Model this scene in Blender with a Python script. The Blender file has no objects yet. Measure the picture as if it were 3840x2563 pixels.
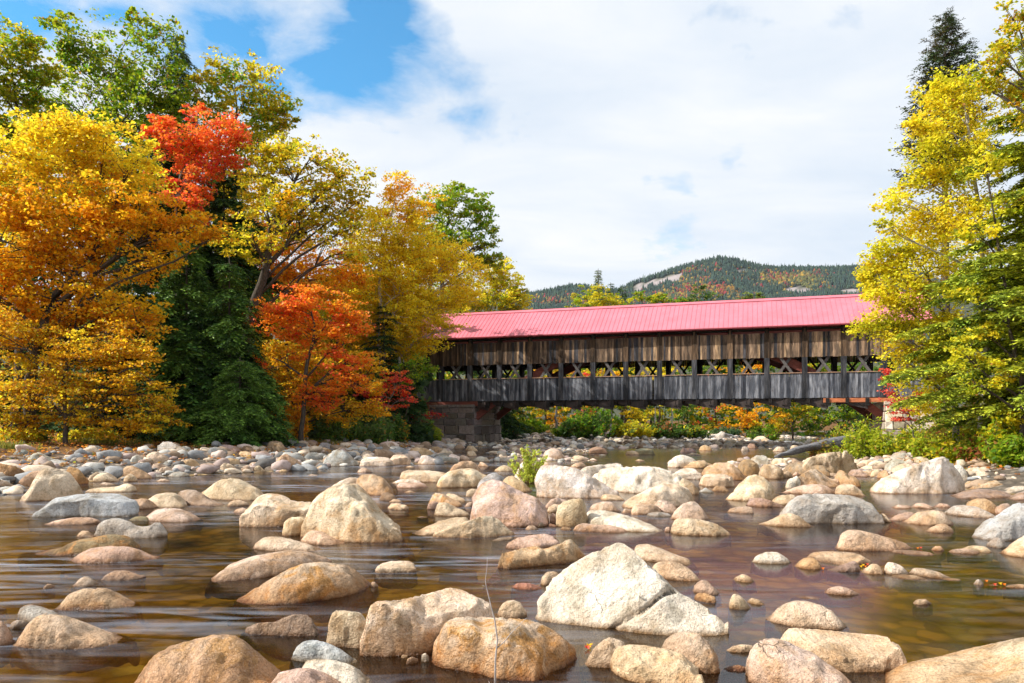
import bpy, math, random
import numpy as np
random.seed(7); rng = np.random.default_rng(7)
F, H, CX, HY = 2800.0, 2.0, 1920.0, 1587.0     # focal length (photo px), eye height, optical centre, horizon row
S = bpy.context.scene; COL = S.collection
R = math.radians

# ------------------------------------------------------------------ helpers
def at(px, py, Y): return np.array([(px-CX)/F*Y, Y, H-(py-HY)/F*Y])

def tag(o, label=None, cat=None, group=None, kind=None):
    if label: o['label'] = label
    if cat: o['category'] = cat
    if group: o['group'] = group
    if kind: o['kind'] = kind
    return o

def mesh_obj(name, V, Fc, mat, parent=None, smooth=False, col=None, loc=None):
    """V (n,3) array, Fc list of faces or (m,k) int array; col (n,3) per-vertex colour"""
    me = bpy.data.meshes.new(name)
    V = np.asarray(V, dtype=np.float32)
    if loc is not None: V = V - np.asarray(loc, dtype=np.float32)
    if isinstance(Fc, np.ndarray):
        m, k = Fc.shape
        me.vertices.add(len(V)); me.vertices.foreach_set('co', V.ravel())
        me.loops.add(m*k); me.loops.foreach_set('vertex_index', Fc.ravel().astype(np.int32))
        me.polygons.add(m); me.polygons.foreach_set('loop_start', np.arange(0, m*k, k, dtype=np.int32))
        try: me.polygons.foreach_set('loop_total', np.full(m, k, dtype=np.int32))
        except Exception: pass
        me.update(calc_edges=True)
    else:
        me.from_pydata(V.tolist(), [], [list(map(int, f)) for f in Fc]); me.update()
    if col is not None:
        a = me.color_attributes.new('Col', 'FLOAT_COLOR', 'POINT')
        c = np.ones((len(V), 4), dtype=np.float32); c[:, :3] = col
        a.data.foreach_set('color', c.ravel())
    if smooth: me.polygons.foreach_set('use_smooth', np.ones(len(me.polygons), dtype=bool))
    me.materials.append(mat)
    o = bpy.data.objects.new(name, me); COL.objects.link(o)
    if loc is not None: o.location = [float(c) for c in loc]
    if parent is not None:
        o.parent = parent
        if loc is None: o.location = [-c for c in parent.location] if not parent.parent else (0, 0, 0)
    return o

def empty(name, loc=(0, 0, 0)):
    o = bpy.data.objects.new(name, None); COL.objects.link(o); o.location = [float(c) for c in loc]
    o.empty_display_size = .3; return o

class MB:
    """collects polygons into one mesh"""
    def __init__(s): s.v = []; s.f = []; s.c = []; s.n = 0
    def add(s, V, Fc, c=(1, 1, 1)):
        V = np.asarray(V, float); s.v.append(V); s.f += [[i+s.n for i in f] for f in Fc]
        s.c.append(np.tile(np.asarray(c, float), (len(V), 1))); s.n += len(V)
    def hexa(s, P, c=(1, 1, 1)):   # 8 points: bottom 4 (ccw), top 4
        s.add(P, [(3, 2, 1, 0), (4, 5, 6, 7), (0, 1, 5, 4), (1, 2, 6, 5), (2, 3, 7, 6), (3, 0, 4, 7)], c)
    def tube(s, pts, rad, k=6, c=(1, 1, 1)):
        pts = np.asarray(pts, float); n = len(pts); V = []
        for i in range(n):
            t = pts[min(i+1, n-1)]-pts[max(i-1, 0)]; t = t/(np.linalg.norm(t)+1e-9)
            a = np.cross(t, [0, 0, 1]) if abs(t[2]) < .9 else np.cross(t, [1, 0, 0]); a /= np.linalg.norm(a); b = np.cross(t, a)
            for j in range(k):
                th = 2*math.pi*j/k; V.append(pts[i]+rad[i]*(a*math.cos(th)+b*math.sin(th)))
        fs = [(i*k+j, i*k+(j+1) % k, (i+1)*k+(j+1) % k, (i+1)*k+j) for i in range(n-1) for j in range(k)]
        fs += [tuple(range(k-1, -1, -1)), tuple((n-1)*k+j for j in range(k))]
        s.add(V, fs, c)
    def build(s, name, mat, parent=None, smooth=False):
        return mesh_obj(name, np.vstack(s.v), s.f, mat, parent, smooth, np.vstack(s.c))

def _hash(x, y, z, seed):
    h = (x*374761393 + y*668265263 + z*2147483647 + seed*1274126177) & 0xFFFFFFFF
    h = ((h ^ (h >> 13))*1274126177) & 0xFFFFFFFF
    h = ((h ^ (h >> 16))*2246822519) & 0xFFFFFFFF
    return ((h ^ (h >> 15)) & 0xFFFF)/65535.0*2-1
def vnoise(p, seed=0):
    p = np.asarray(p, float); i = np.floor(p).astype(np.int64); f = p-i; f = f*f*f*(f*(f*6-15)+10); r = 0
    for dx in (0, 1):
        for dy in (0, 1):
            for dz in (0, 1):
                w = (f[..., 0] if dx else 1-f[..., 0])*(f[..., 1] if dy else 1-f[..., 1])*(f[..., 2] if dz else 1-f[..., 2])
                r = r+w*_hash(i[..., 0]+dx, i[..., 1]+dy, i[..., 2]+dz, seed)
    return r
def fbm(p, o=3, seed=0):
    a, r = 1., 0
    for k in range(o): r = r+a*vnoise(np.asarray(p)*2**k, seed+k); a *= .5
    return r

# ------------------------------------------------------------------ terrain
def interp(x, xs, ys): return np.interp(x, xs, ys)
def sstep(a, b, x):
    t = np.clip((x-a)/(b-a), 0, 1); return t*t*(3-2*t)
def terrain(x, y):
    x = np.asarray(x, float); y = np.asarray(y, float)
    xl = interp(y, [-20, 5, 21.6, 26.7, 30.3, 34.3, 37, 44, 60, 66, 75, 95], [-17, -15.5, -15, -13.6, -10.3, -8, -4, -3.8, -4.6, -2, 1, 4])
    xr = interp(y, [-20, 5, 12, 20, 26, 31, 45, 60, 80, 120], [13, 11, 12, 13.4, 13.4, 14.5, 20.5, 27, 42, 70])
    wob = fbm(np.stack([x*.25, y*.25, x*0], -1), 3, 5)*.9
    dl = xl-x+wob; dr = x-xr+wob
    df = y-interp(x, [-10, 0, 4, 12, 22, 30, 50], [66, 78, 70, 72, 76, 92, 110])+wob*2
    z = np.full(x.shape, -.5)
    zl = -.5+.5*sstep(-1.6, 0, dl)+np.where(dl > 0, 1.15*(1-np.exp(-np.maximum(dl, 0)/8.0)), 0)
    zr = -.5+.5*sstep(-2.2, 0, dr)+np.where(dr > 0, 1.3*(1-np.exp(-np.maximum(dr, 0)/4.5)), 0)
    zf = -.5+.5*sstep(-3, 0, df)+np.where(df > 0, 1.2*(1-np.exp(-np.maximum(df, 0)/12.0)), 0)
    z = np.maximum(np.maximum(z, zl), np.maximum(zr, zf))
    def bump(cx, cy, sx, sy, rot=0):
        c, s = math.cos(rot), math.sin(rot); u = ((x-cx)*c+(y-cy)*s)/sx; v = (-(x-cx)*s+(y-cy)*c)/sy
        return np.exp(-(u*u+v*v)**1.5)
    bars = .62*bump(20, 66, 9, 11, .9)+.58*bump(2.5, 52, 5, 9)+.55*bump(12.5, 34, 3.8, 8, -.2)+.5*bump(1, 40, 4, 3.5)+.5*bump(6, 60, 8, 3)
    z = np.maximum(z, -.5+bars+.10*fbm(np.stack([x*.5, y*.5, x*0], -1), 2, 9)*np.minimum(1, bars*2))
    z = z+.05*fbm(np.stack([x*.8, y*.8, x*0+3], -1), 3, 2)
    r = np.hypot(x, y)
    z = z+np.maximum(0, r-140)*.004*(y > -50)
    return z
def ground_hit(px, py):
    Y = np.concatenate([np.arange(3, 40, .05), np.arange(40, 150, .2)])
    x = (px-CX)/F*Y; zr = H-(py-HY)/F*Y; g = np.maximum(0, terrain(x, Y))
    k = np.argmax(zr <= g)
    if not (zr <= g).any(): k = len(Y)-1
    return float(Y[k]), float(g[k])

# ------------------------------------------------------------------ materials
def new_mat(name):
    m = bpy.data.materials.new(name); m.use_nodes = True; nt = m.node_tree; nt.nodes.clear()
    o = nt.nodes.new('ShaderNodeOutputMaterial'); return m, nt, o
class N:
    def __init__(s, nt): s.nt = nt
    def n(s, t, **kw):
        nd = s.nt.nodes.new(t)
        for k, v in kw.items():
            if k in nd.inputs.keys() and not hasattr(nd, k): nd.inputs[k].default_value = v
            else: setattr(nd, k, v)
        return nd
    def lk(s, a, b): s.nt.links.new(a, b)
    def math(s, op, a, b=0.0, clamp=False):
        nd = s.nt.nodes.new('ShaderNodeMath'); nd.operation = op; nd.use_clamp = clamp
        for i, q in enumerate((a, b)):
            if hasattr(q, 'links') or hasattr(q, 'is_linked'): s.lk(q, nd.inputs[i])
            else: nd.inputs[i].default_value = q
        return nd.outputs[0]
    def noise(s, vec, scale, detail=4, rough=.55, dist=0.):
        nd = s.nt.nodes.new('ShaderNodeTexNoise'); nd.inputs['Scale'].default_value = scale; nd.inputs['Detail'].default_value = detail
        nd.inputs['Roughness'].default_value = rough; nd.inputs['Distortion'].default_value = dist
        if vec is not None: s.lk(vec, nd.inputs['Vector'])
        return nd.outputs['Fac']
    def ramp(s, fac, stops, interp='LINEAR'):
        nd = s.nt.nodes.new('ShaderNodeValToRGB'); cr = nd.color_ramp; cr.interpolation = interp
        while len(cr.elements) > 1: cr.elements.remove(cr.elements[-1])
        for i, (p, c) in enumerate(stops):
            e = cr.elements[0] if i == 0 else cr.elements.new(p)
            e.position = p; c = (c, c, c) if not isinstance(c, tuple) else c; e.color = (*c, 1)
        s.lk(fac, nd.inputs[0]); return nd.outputs[0]
    def mix(s, fac, a, b, mode='MIX'):
        nd = s.nt.nodes.new('ShaderNodeMix'); nd.data_type = 'RGBA'; nd.blend_type = mode
        for sock, q in ((nd.inputs[0], fac), (nd.inputs[6], a), (nd.inputs[7], b)):
            if hasattr(q, 'is_linked'): s.lk(q, sock)
            elif isinstance(q, (int, float)): sock.default_value = q
            else: sock.default_value = (*q, 1)
        return nd.outputs[2]
    def mapping(s, vec, scale=(1, 1, 1), rot=(0, 0, 0)):
        nd = s.nt.nodes.new('ShaderNodeMapping'); nd.inputs['Scale'].default_value = scale; nd.inputs['Rotation'].default_value = rot
        s.lk(vec, nd.inputs['Vector']); return nd.outputs[0]
    def bump(s, h, strength=.3, dist=.02, normal=None):
        nd = s.nt.nodes.new('ShaderNodeBump'); nd.inputs['Strength'].default_value = strength; nd.inputs['Distance'].default_value = dist
        s.lk(h, nd.inputs['Height'])
        if normal is not None: s.lk(normal, nd.inputs['Normal'])
        return nd.outputs[0]
    def prin(s, out, color=None, rough=.8, normal=None, spec=.4, **kw):
        p = s.nt.nodes.new('ShaderNodeBsdfPrincipled')
        if color is not None:
            if hasattr(color, 'is_linked'): s.lk(color, p.inputs['Base Color'])
            else: p.inputs['Base Color'].default_value = (*color, 1)
        if hasattr(rough, 'is_linked'): s.lk(rough, p.inputs['Roughness'])
        else: p.inputs['Roughness'].default_value = rough
        p.inputs['Specular IOR Level'].default_value = spec
        if normal is not None: s.lk(normal, p.inputs['Normal'])
        if out is not None: s.lk(p.outputs[0], out.inputs[0])
        return p

def mat_rock():
    m, nt, out = new_mat('river_rock'); g = N(nt)
    oi = g.n('ShaderNodeObjectInfo'); tc = g.n('ShaderNodeTexCoord'); geo = g.n('ShaderNodeNewGeometry')
    off = g.n('ShaderNodeVectorMath', operation='MULTIPLY_ADD'); g.lk(tc.outputs['Object'], off.inputs[0]); off.inputs[1].default_value = (1, 1, 1)
    cb = g.n('ShaderNodeCombineXYZ'); r50 = g.math('MULTIPLY', oi.outputs['Random'], 53.); g.lk(r50, cb.inputs[0]); g.lk(r50, cb.inputs[1]); g.lk(cb.outputs[0], off.inputs[2])
    v = off.outputs[0]
    n1 = g.noise(v, 1.6, 5, .6, .6); n2 = g.noise(v, 7, 6, .65, .3); n3 = g.noise(v, 62, 3, .8); n4 = g.noise(v, 3.1, 4, .6, 1.2); n5 = g.noise(v, 24, 4, .7)
    base = oi.outputs['Color']
    # granite body: light/dark mottling
    c = g.mix(g.ramp(n1, [(.36, 0.), (.64, 1.)]), g.mix(1., base, (.66, .56, .45), 'MULTIPLY'), g.mix(1., base, (1.24, 1.2, 1.16), 'MULTIPLY'))
    # iron and lichen stains, amount from alpha
    st = g.ramp(n4, [(.47, 0.), (.62, 1.)])
    stf = g.math('MULTIPLY', st, oi.outputs['Alpha'])
    c = g.mix(stf, c, g.mix(n2, (.50, .23, .05), (.60, .36, .14)))
    gr = g.ramp(g.noise(v, 4.7, 5, .65, .8), [(.53, 0.), (.62, .7)])
    c = g.mix(gr, c, g.mix(1., c, (.58, .60, .58), 'MULTIPLY'))
    # speckle
    c = g.mix(g.ramp(n3, [(.38, .6), (.49, 0.)]), c, g.mix(1., c, (.36, .33, .32), 'MULTIPLY'))
    c = g.mix(g.ramp(n3, [(.57, 0.), (.68, .6)]), c, g.mix(.6, c, (.85, .80, .74)))
    c = g.mix(g.ramp(n5, [(.34, .6), (.48, 0.)]), c, g.mix(1., c, (.55, .50, .45), 'MULTIPLY'))
    # cracks
    vo = g.n('ShaderNodeTexVoronoi', feature='DISTANCE_TO_EDGE'); vo.inputs['Scale'].default_value = .9
    wv = g.n('ShaderNodeVectorMath', operation='MULTIPLY_ADD'); g.lk(v, wv.inputs[0]); wv.inputs[1].default_value = (1, 1, 1.4)
    nn = g.n('ShaderNodeTexNoise'); nn.inputs['Scale'].default_value = 2.2; nn.inputs['Detail'].default_value = 4; g.lk(v, nn.inputs['Vector']); g.lk(nn.outputs['Color'], wv.inputs[2])
    g.lk(wv.outputs[0], vo.inputs['Vector'])
    crk = g.math('MULTIPLY', g.ramp(vo.outputs['Distance'], [(.0, 1.), (.008, 0.)]), g.ramp(n1, [(.56, 0.), (.66, 1.)]))
    c = g.mix(g.math('MULTIPLY', crk, .4), c, (.10, .075, .055))
    # wet and algae band at the water line (world z just above the water)
    sx = g.n('ShaderNodeSeparateXYZ'); g.lk(geo.outputs['Position'], sx.inputs[0])
    zz = g.math('ADD', sx.outputs[2], g.math('MULTIPLY', g.math('SUBTRACT', n2, .5), .10))
    wet = g.ramp(zz, [(.0, 1.), (.055, 0.)]); rust = g.ramp(zz, [(.03, .9), (.32, 0.)])
    c = g.mix(g.math('MULTIPLY', rust, g.math('ADD', .15, oi.outputs['Alpha'], True)), c, g.mix(1., c, (.80, .56, .33), 'MULTIPLY'))
    sub = g.ramp(g.math('MULTIPLY', sx.outputs[2], -1.), [(.03, 0.), (.12, 1.)])
    wm = g.mix(sub, (.34, .24, .14), (.62, .46, .26))
    c = g.mix(wet, c, g.mix(1., c, wm, 'MULTIPLY'))
    rough = g.ramp(wet, [(0., .85), (1., .3)])
    h = g.math('ADD', g.math('MULTIPLY', n2, .7), g.math('ADD', g.math('MULTIPLY', n5, .28), g.math('MULTIPLY', n3, .10)))
    h = g.math('SUBTRACT', h, g.math('MULTIPLY', crk, .35))
    g.prin(out, c, rough, g.bump(h, 1., .12), .3)
    return m

def mat_cobble():
    m, nt, out = new_mat('river_cobble'); g = N(nt)
    at_ = g.n('ShaderNodeAttribute', attribute_name='Col'); geo = g.n('ShaderNodeNewGeometry'); v = geo.outputs['Position']
    n2 = g.noise(v, 5, 5, .65, .3); n3 = g.noise(v, 30, 3, .7)
    c = g.mix(g.ramp(n2, [(.35, .7), (.6, 0.)]), at_.outputs['Color'], g.mix(1., at_.outputs['Color'], (.62, .55, .47), 'MULTIPLY'))
    c = g.mix(g.ramp(n3, [(.35, .6), (.5, 0.)]), c, g.mix(1., c, (.55, .5, .45), 'MULTIPLY'))
    sx = g.n('ShaderNodeSeparateXYZ'); g.lk(v, sx.inputs[0])
    wet = g.ramp(g.math('ADD', sx.outputs[2], g.math('MULTIPLY', n2, .05)), [(.02, 1.), (.06, 0.)])
    c = g.mix(wet, c, g.mix(1., c, (.34, .25, .16), 'MULTIPLY'))
    g.prin(out, c, .8, g.bump(n2, .5, .03), .3); return m

def mat_leaf(name='autumn_leaf', trans=.56, rough=.5):
    m, nt, out = new_mat(name); g = N(nt)
    at_ = g.n('ShaderNodeAttribute', attribute_name='Col')
    p = g.prin(None, at_.outputs['Color'], rough, None, .25)
    t = g.n('ShaderNodeBsdfTranslucent'); tcx = g.mix(1., at_.outputs['Color'], (1.12, 1.12, 1.), 'MULTIPLY'); g.lk(tcx, t.inputs[0])
    mx = g.n('ShaderNodeMixShader'); mx.inputs[0].default_value = trans
    g.lk(p.outputs[0], mx.inputs[1]); g.lk(t.outputs[0], mx.inputs[2]); g.lk(mx.outputs[0], out.inputs[0]); return m

def mat_bark(name, c1, c2, scale=(6, 6, 1.2)):
    m, nt, out = new_mat(name); g = N(nt); tc = g.n('ShaderNodeNewGeometry')
    n = g.noise(g.mapping(tc.outputs['Position'], scale), 3, 5, .7, .4)
    g.prin(out, g.ramp(n, [(.35, c1), (.62, c2)]), .9, g.bump(n, .8, .05), .2); return m

def mat_wood(name, dark, grain=1.0):
    """weathered vertical boards: board tone from the Col attribute, grain, streaks and knots on top"""
    m, nt, out = new_mat(name); g = N(nt); at_ = g.n('ShaderNodeAttribute', attribute_name='Col'); tc = g.n('ShaderNodeTexCoord'); v = tc.outputs['Object']
    n1 = g.noise(g.mapping(v, (11, 11, .55)), 3., 5, .65, .2); n2 = g.noise(g.mapping(v, (2.2, 2.2, .35)), 2., 4, .6)
    kn = g.n('ShaderNodeTexVoronoi'); kn.inputs['Scale'].default_value = 1.; g.lk(g.mapping(v, (4.5, 4.5, 2.0)), kn.inputs['Vector'])
    c = g.mix(g.ramp(n1, [(.36, .85), (.6, 0.)]), at_.outputs['Color'], g.mix(1., at_.outputs['Color'], dark, 'MULTIPLY'))
    c = g.mix(g.ramp(n2, [(.38, 0.), (.58, .9)]), c, g.mix(1., c, (.26, .28, .32), 'MULTIPLY'))
    c = g.mix(g.ramp(kn.outputs['Distance'], [(.05, .9), (.13, 0.)]), c, (.035, .022, .015))
    g.prin(out, c, .85, g.bump(n1, .6, .02), .25); return m
def mat_plain(name, c, rough=.6, nscale=4., var=.25, spec=.4, bump=.0, stretch=(1, 1, 1)):
    m, nt, out = new_mat(name); g = N(nt); tc = g.n('ShaderNodeTexCoord')
    n = g.noise(g.mapping(tc.outputs['Object'], stretch), nscale, 5, .6)
    lo = tuple(q*(1-var) for q in c); hi = tuple(min(1, q*(1+var)) for q in c)
    g.prin(out, g.ramp(n, [(.3, lo), (.7, hi)]), rough, g.bump(n, bump, .03) if bump else None, spec); return m
def mat_attr(name, rough=.8, bump=.4, nscale=6):
    m, nt, out = new_mat(name); g = N(nt); at_ = g.n('ShaderNodeAttribute', attribute_name='Col'); tc = g.n('ShaderNodeTexCoord')
    n = g.noise(tc.outputs['Object'], nscale, 6, .7, .3)
    c = g.mix(g.ramp(n, [(.35, .8), (.6, 0.)]), at_.outputs['Color'], g.mix(1., at_.outputs['Color'], (.5, .46, .42), 'MULTIPLY'))
    g.prin(out, c, rough, g.bump(n, bump, .05), .3); return m

def mat_terrain():
    m, nt, out = new_mat('riverbed_and_banks'); g = N(nt); geo = g.n('ShaderNodeNewGeometry'); v = geo.outputs['Position']
    sx = g.n('ShaderNodeSeparateXYZ'); g.lk(v, sx.inputs[0])
    vo = g.n('ShaderNodeTexVoronoi'); vo.inputs['Scale'].default_value = 3.2; vo.inputs['Randomness'].default_value = 1
    nn = g.n('ShaderNodeTexNoise'); nn.inputs['Scale'].default_value = 3; g.lk(v, nn.inputs['Vector'])
    wv = g.n('ShaderNodeVectorMath', operation='MULTIPLY_ADD'); g.lk(nn.outputs['Color'], wv.inputs[0]); wv.inputs[1].default_value = (.25, .25, .25); g.lk(v, wv.inputs[2]); g.lk(wv.outputs[0], vo.inputs['Vector'])
    hs = g.n('ShaderNodeSeparateColor'); g.lk(vo.outputs['Color'], hs.inputs[0])
    stone = g.ramp(hs.outputs[0], [(0., (.26, .15, .035)), (.35, (.56, .33, .07)), (.7, (.72, .46, .12)), (.9, (.38, .27, .11)), (1., (.80, .60, .26))])
    stone = g.mix(g.ramp(vo.outputs['Distance'], [(.38, 0.), (.75, .75)]), stone, (.12, .07, .02))
    n1 = g.noise(v, .35, 4, .6); stone = g.mix(g.ramp(n1, [(.35, .4), (.6, 0.)]), stone, (.20, .13, .035))
    n2 = g.noise(v, 9, 5, .7); n3 = g.noise(v, 1.3, 4, .6)
    grav = g.ramp(hs.outputs[1], [(0., (.17, .14, .11)), (.5, (.32, .26, .20)), (1., (.45, .38, .31))])
    grav = g.mix(g.ramp(vo.outputs['Distance'], [(.25, 0.), (.5, .8)]), grav, (.06, .05, .04))
    litter = g.ramp(n2, [(.3, (.035, .022, .010)), (.48, (.10, .05, .016)), (.58, (.24, .10, .02)), (.68, (.30, .17, .03)), (.8, (.05, .06, .015))])
    zz = g.math('ADD', sx.outputs[2], g.math('MULTIPLY', g.math('SUBTRACT', n3, .5), .5))
    c = g.mix(g.ramp(g.math('ADD', sx.outputs[2], .5), [(.45, 0.), (.56, 1.)]), stone, grav)
    c = g.mix(g.ramp(zz, [(.62, 0.), (.8, 1.)]), c, litter)
    hh = g.math('ADD', g.math('MULTIPLY', vo.outputs['Distance'], -.6), g.math('MULTIPLY', n2, .4))
    g.prin(out, c, .9, g.bump(hh, .8, .12), .2); return m

def mat_water():
    m, nt, out = new_mat('river_water'); g = N(nt); geo = g.n('ShaderNodeNewGeometry'); v = geo.outputs['Position']
    # silky long ripples along the flow (flow runs mostly across, from right to left and toward the viewer)
    fl = g.mapping(v, (.55, 2.6, 1), (0, 0, R(8)))
    n1 = g.noise(fl, 1.1, 4, .5, .6); n2 = g.noise(g.mapping(v, (1.4, 8, 1), (0, 0, R(8))), 1.7, 3, .5, .4)
    calm = g.ramp(g.noise(g.mapping(v, (.10, .16, 1)), 1., 2), [(.42, .25), (.6, 1.)])
    sxyz = g.n('ShaderNodeSeparateXYZ'); g.lk(v, sxyz.inputs[0])
    right = g.ramp(g.math('MULTIPLY_ADD' if False else 'MULTIPLY', g.math('ADD', sxyz.outputs[0], 2.), .14), [(.2, 1.), (.75, .3)])
    amp = g.math('MULTIPLY', calm, right)
    h = g.math('MULTIPLY', g.math('ADD', n1, g.math('MULTIPLY', n2, .12)), amp)
    nb = g.bump(h, .5, .05)
    gl = g.n('ShaderNodeBsdfGlossy'); gl.inputs['Roughness'].default_value = .16; g.lk(nb, gl.inputs['Normal'])
    tr = g.n('ShaderNodeBsdfTransparent'); tr.inputs[0].default_value = (1., .82, .36, 1)
    fr = g.n('ShaderNodeFresnel'); fr.inputs[0].default_value = 1.36; g.lk(nb, fr.inputs['Normal'])
    ff = g.math('ADD', g.math('MULTIPLY', fr.outputs[0], 1.0, True), .01)
    mx = g.n('ShaderNodeMixShader'); g.lk(ff, mx.inputs[0]); g.lk(tr.outputs[0], mx.inputs[1]); g.lk(gl.outputs[0], mx.inputs[2])
    # smooth streaks of foam and broken water, bluish sky sheen put in their colour
    fn = g.noise(g.mapping(v, (.5, 2.4, 1), (0, 0, R(6))), 1.3, 3, .5, 1.1)
    patch = g.ramp(g.noise(g.mapping(v, (.22, .35, 1)), 1., 2, .5), [(.44, 0.), (.64, 1.)])
    foam = g.math('MULTIPLY', g.math('MULTIPLY', g.ramp(fn, [(.45, 0.), (.78, .42)]), patch), right)
    df = g.n('ShaderNodeBsdfDiffuse'); df.inputs[0].default_value = (.56, .64, .78, 1)
    m2 = g.n('ShaderNodeMixShader'); g.lk(foam, m2.inputs[0]); g.lk(mx.outputs[0], m2.inputs[1]); g.lk(df.outputs[0], m2.inputs[2])
    g.lk(m2.outputs[0], out.inputs[0]); return m

def mat_hill():
    m, nt, out = new_mat('wooded_hill'); g = N(nt); geo = g.n('ShaderNodeNewGeometry'); v = geo.outputs['Position']
    n = g.noise(v, .012, 6, .7); at_ = g.n('ShaderNodeAttribute', attribute_name='Col')
    c = g.mix(g.ramp(n, [(.4, .6), (.55, 0.)]), at_.outputs['Color'], g.mix(1., at_.outputs['Color'], (.6, .6, .62), 'MULTIPLY'))
    g.prin(out, c, .95, g.bump(n, .4, 6.), .1); return m

M = {}
M['rock'] = mat_rock(); M['cobble'] = mat_cobble(); M['leaf'] = mat_leaf(); M['needle'] = mat_leaf('conifer_needle', .2, .6)
M['bark'] = mat_bark('dark_bark', (.035, .027, .02), (.11, .09, .07)); M['birch'] = mat_bark('birch_bark', (.28, .24, .2), (.62, .58, .52), (2, 2, 4))
M['greybark'] = mat_bark('grey_bark', (.12, .11, .095), (.28, .26, .23))
M['siding'] = mat_wood('weathered_boards', (.35, .30, .27)); M['timber'] = mat_plain('old_timber', (.022, .018, .016), .85, 3, .5, .2, .4, (6, 6, .8))
M['brace'] = mat_plain('grey_brace_timber', (.115, .105, .10), .85, 3, .45, .2, .4, (3, 3, 3)); M['redtimber'] = mat_plain('red_brown_timber', (.16, .045, .030), .75, 3, .45, .3, .3, (1, 1, 6))
M['bolster'] = mat_plain('orange_stained_timber', (.52, .17, .07), .7, 3, .45, .3, .3, (1, 1, 6)); M['steel'] = mat_plain('rusty_steel', (.035, .022, .018), .6, 5, .5, .5)
M['rail'] = mat_plain('worn_rail_cap', (.42, .25, .16), .8, 6, .4)
M['stone'] = mat_attr('abutment_granite', .9, .8, 5); M['mortar'] = mat_plain('old_mortar', (.42, .39, .36), .95, 8, .3, .2, .5)
M['terrain'] = mat_terrain(); M['water'] = mat_water(); M['hill'] = mat_hill()
M['drift'] = mat_bark('grey_driftwood', (.07, .068, .07), (.24, .235, .24), (1.2, 7, 7))
M['bleached'] = mat_plain('bleached_driftwood', (.5, .46, .42), .8, 5, .3)
M['asphalt'] = None
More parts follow.
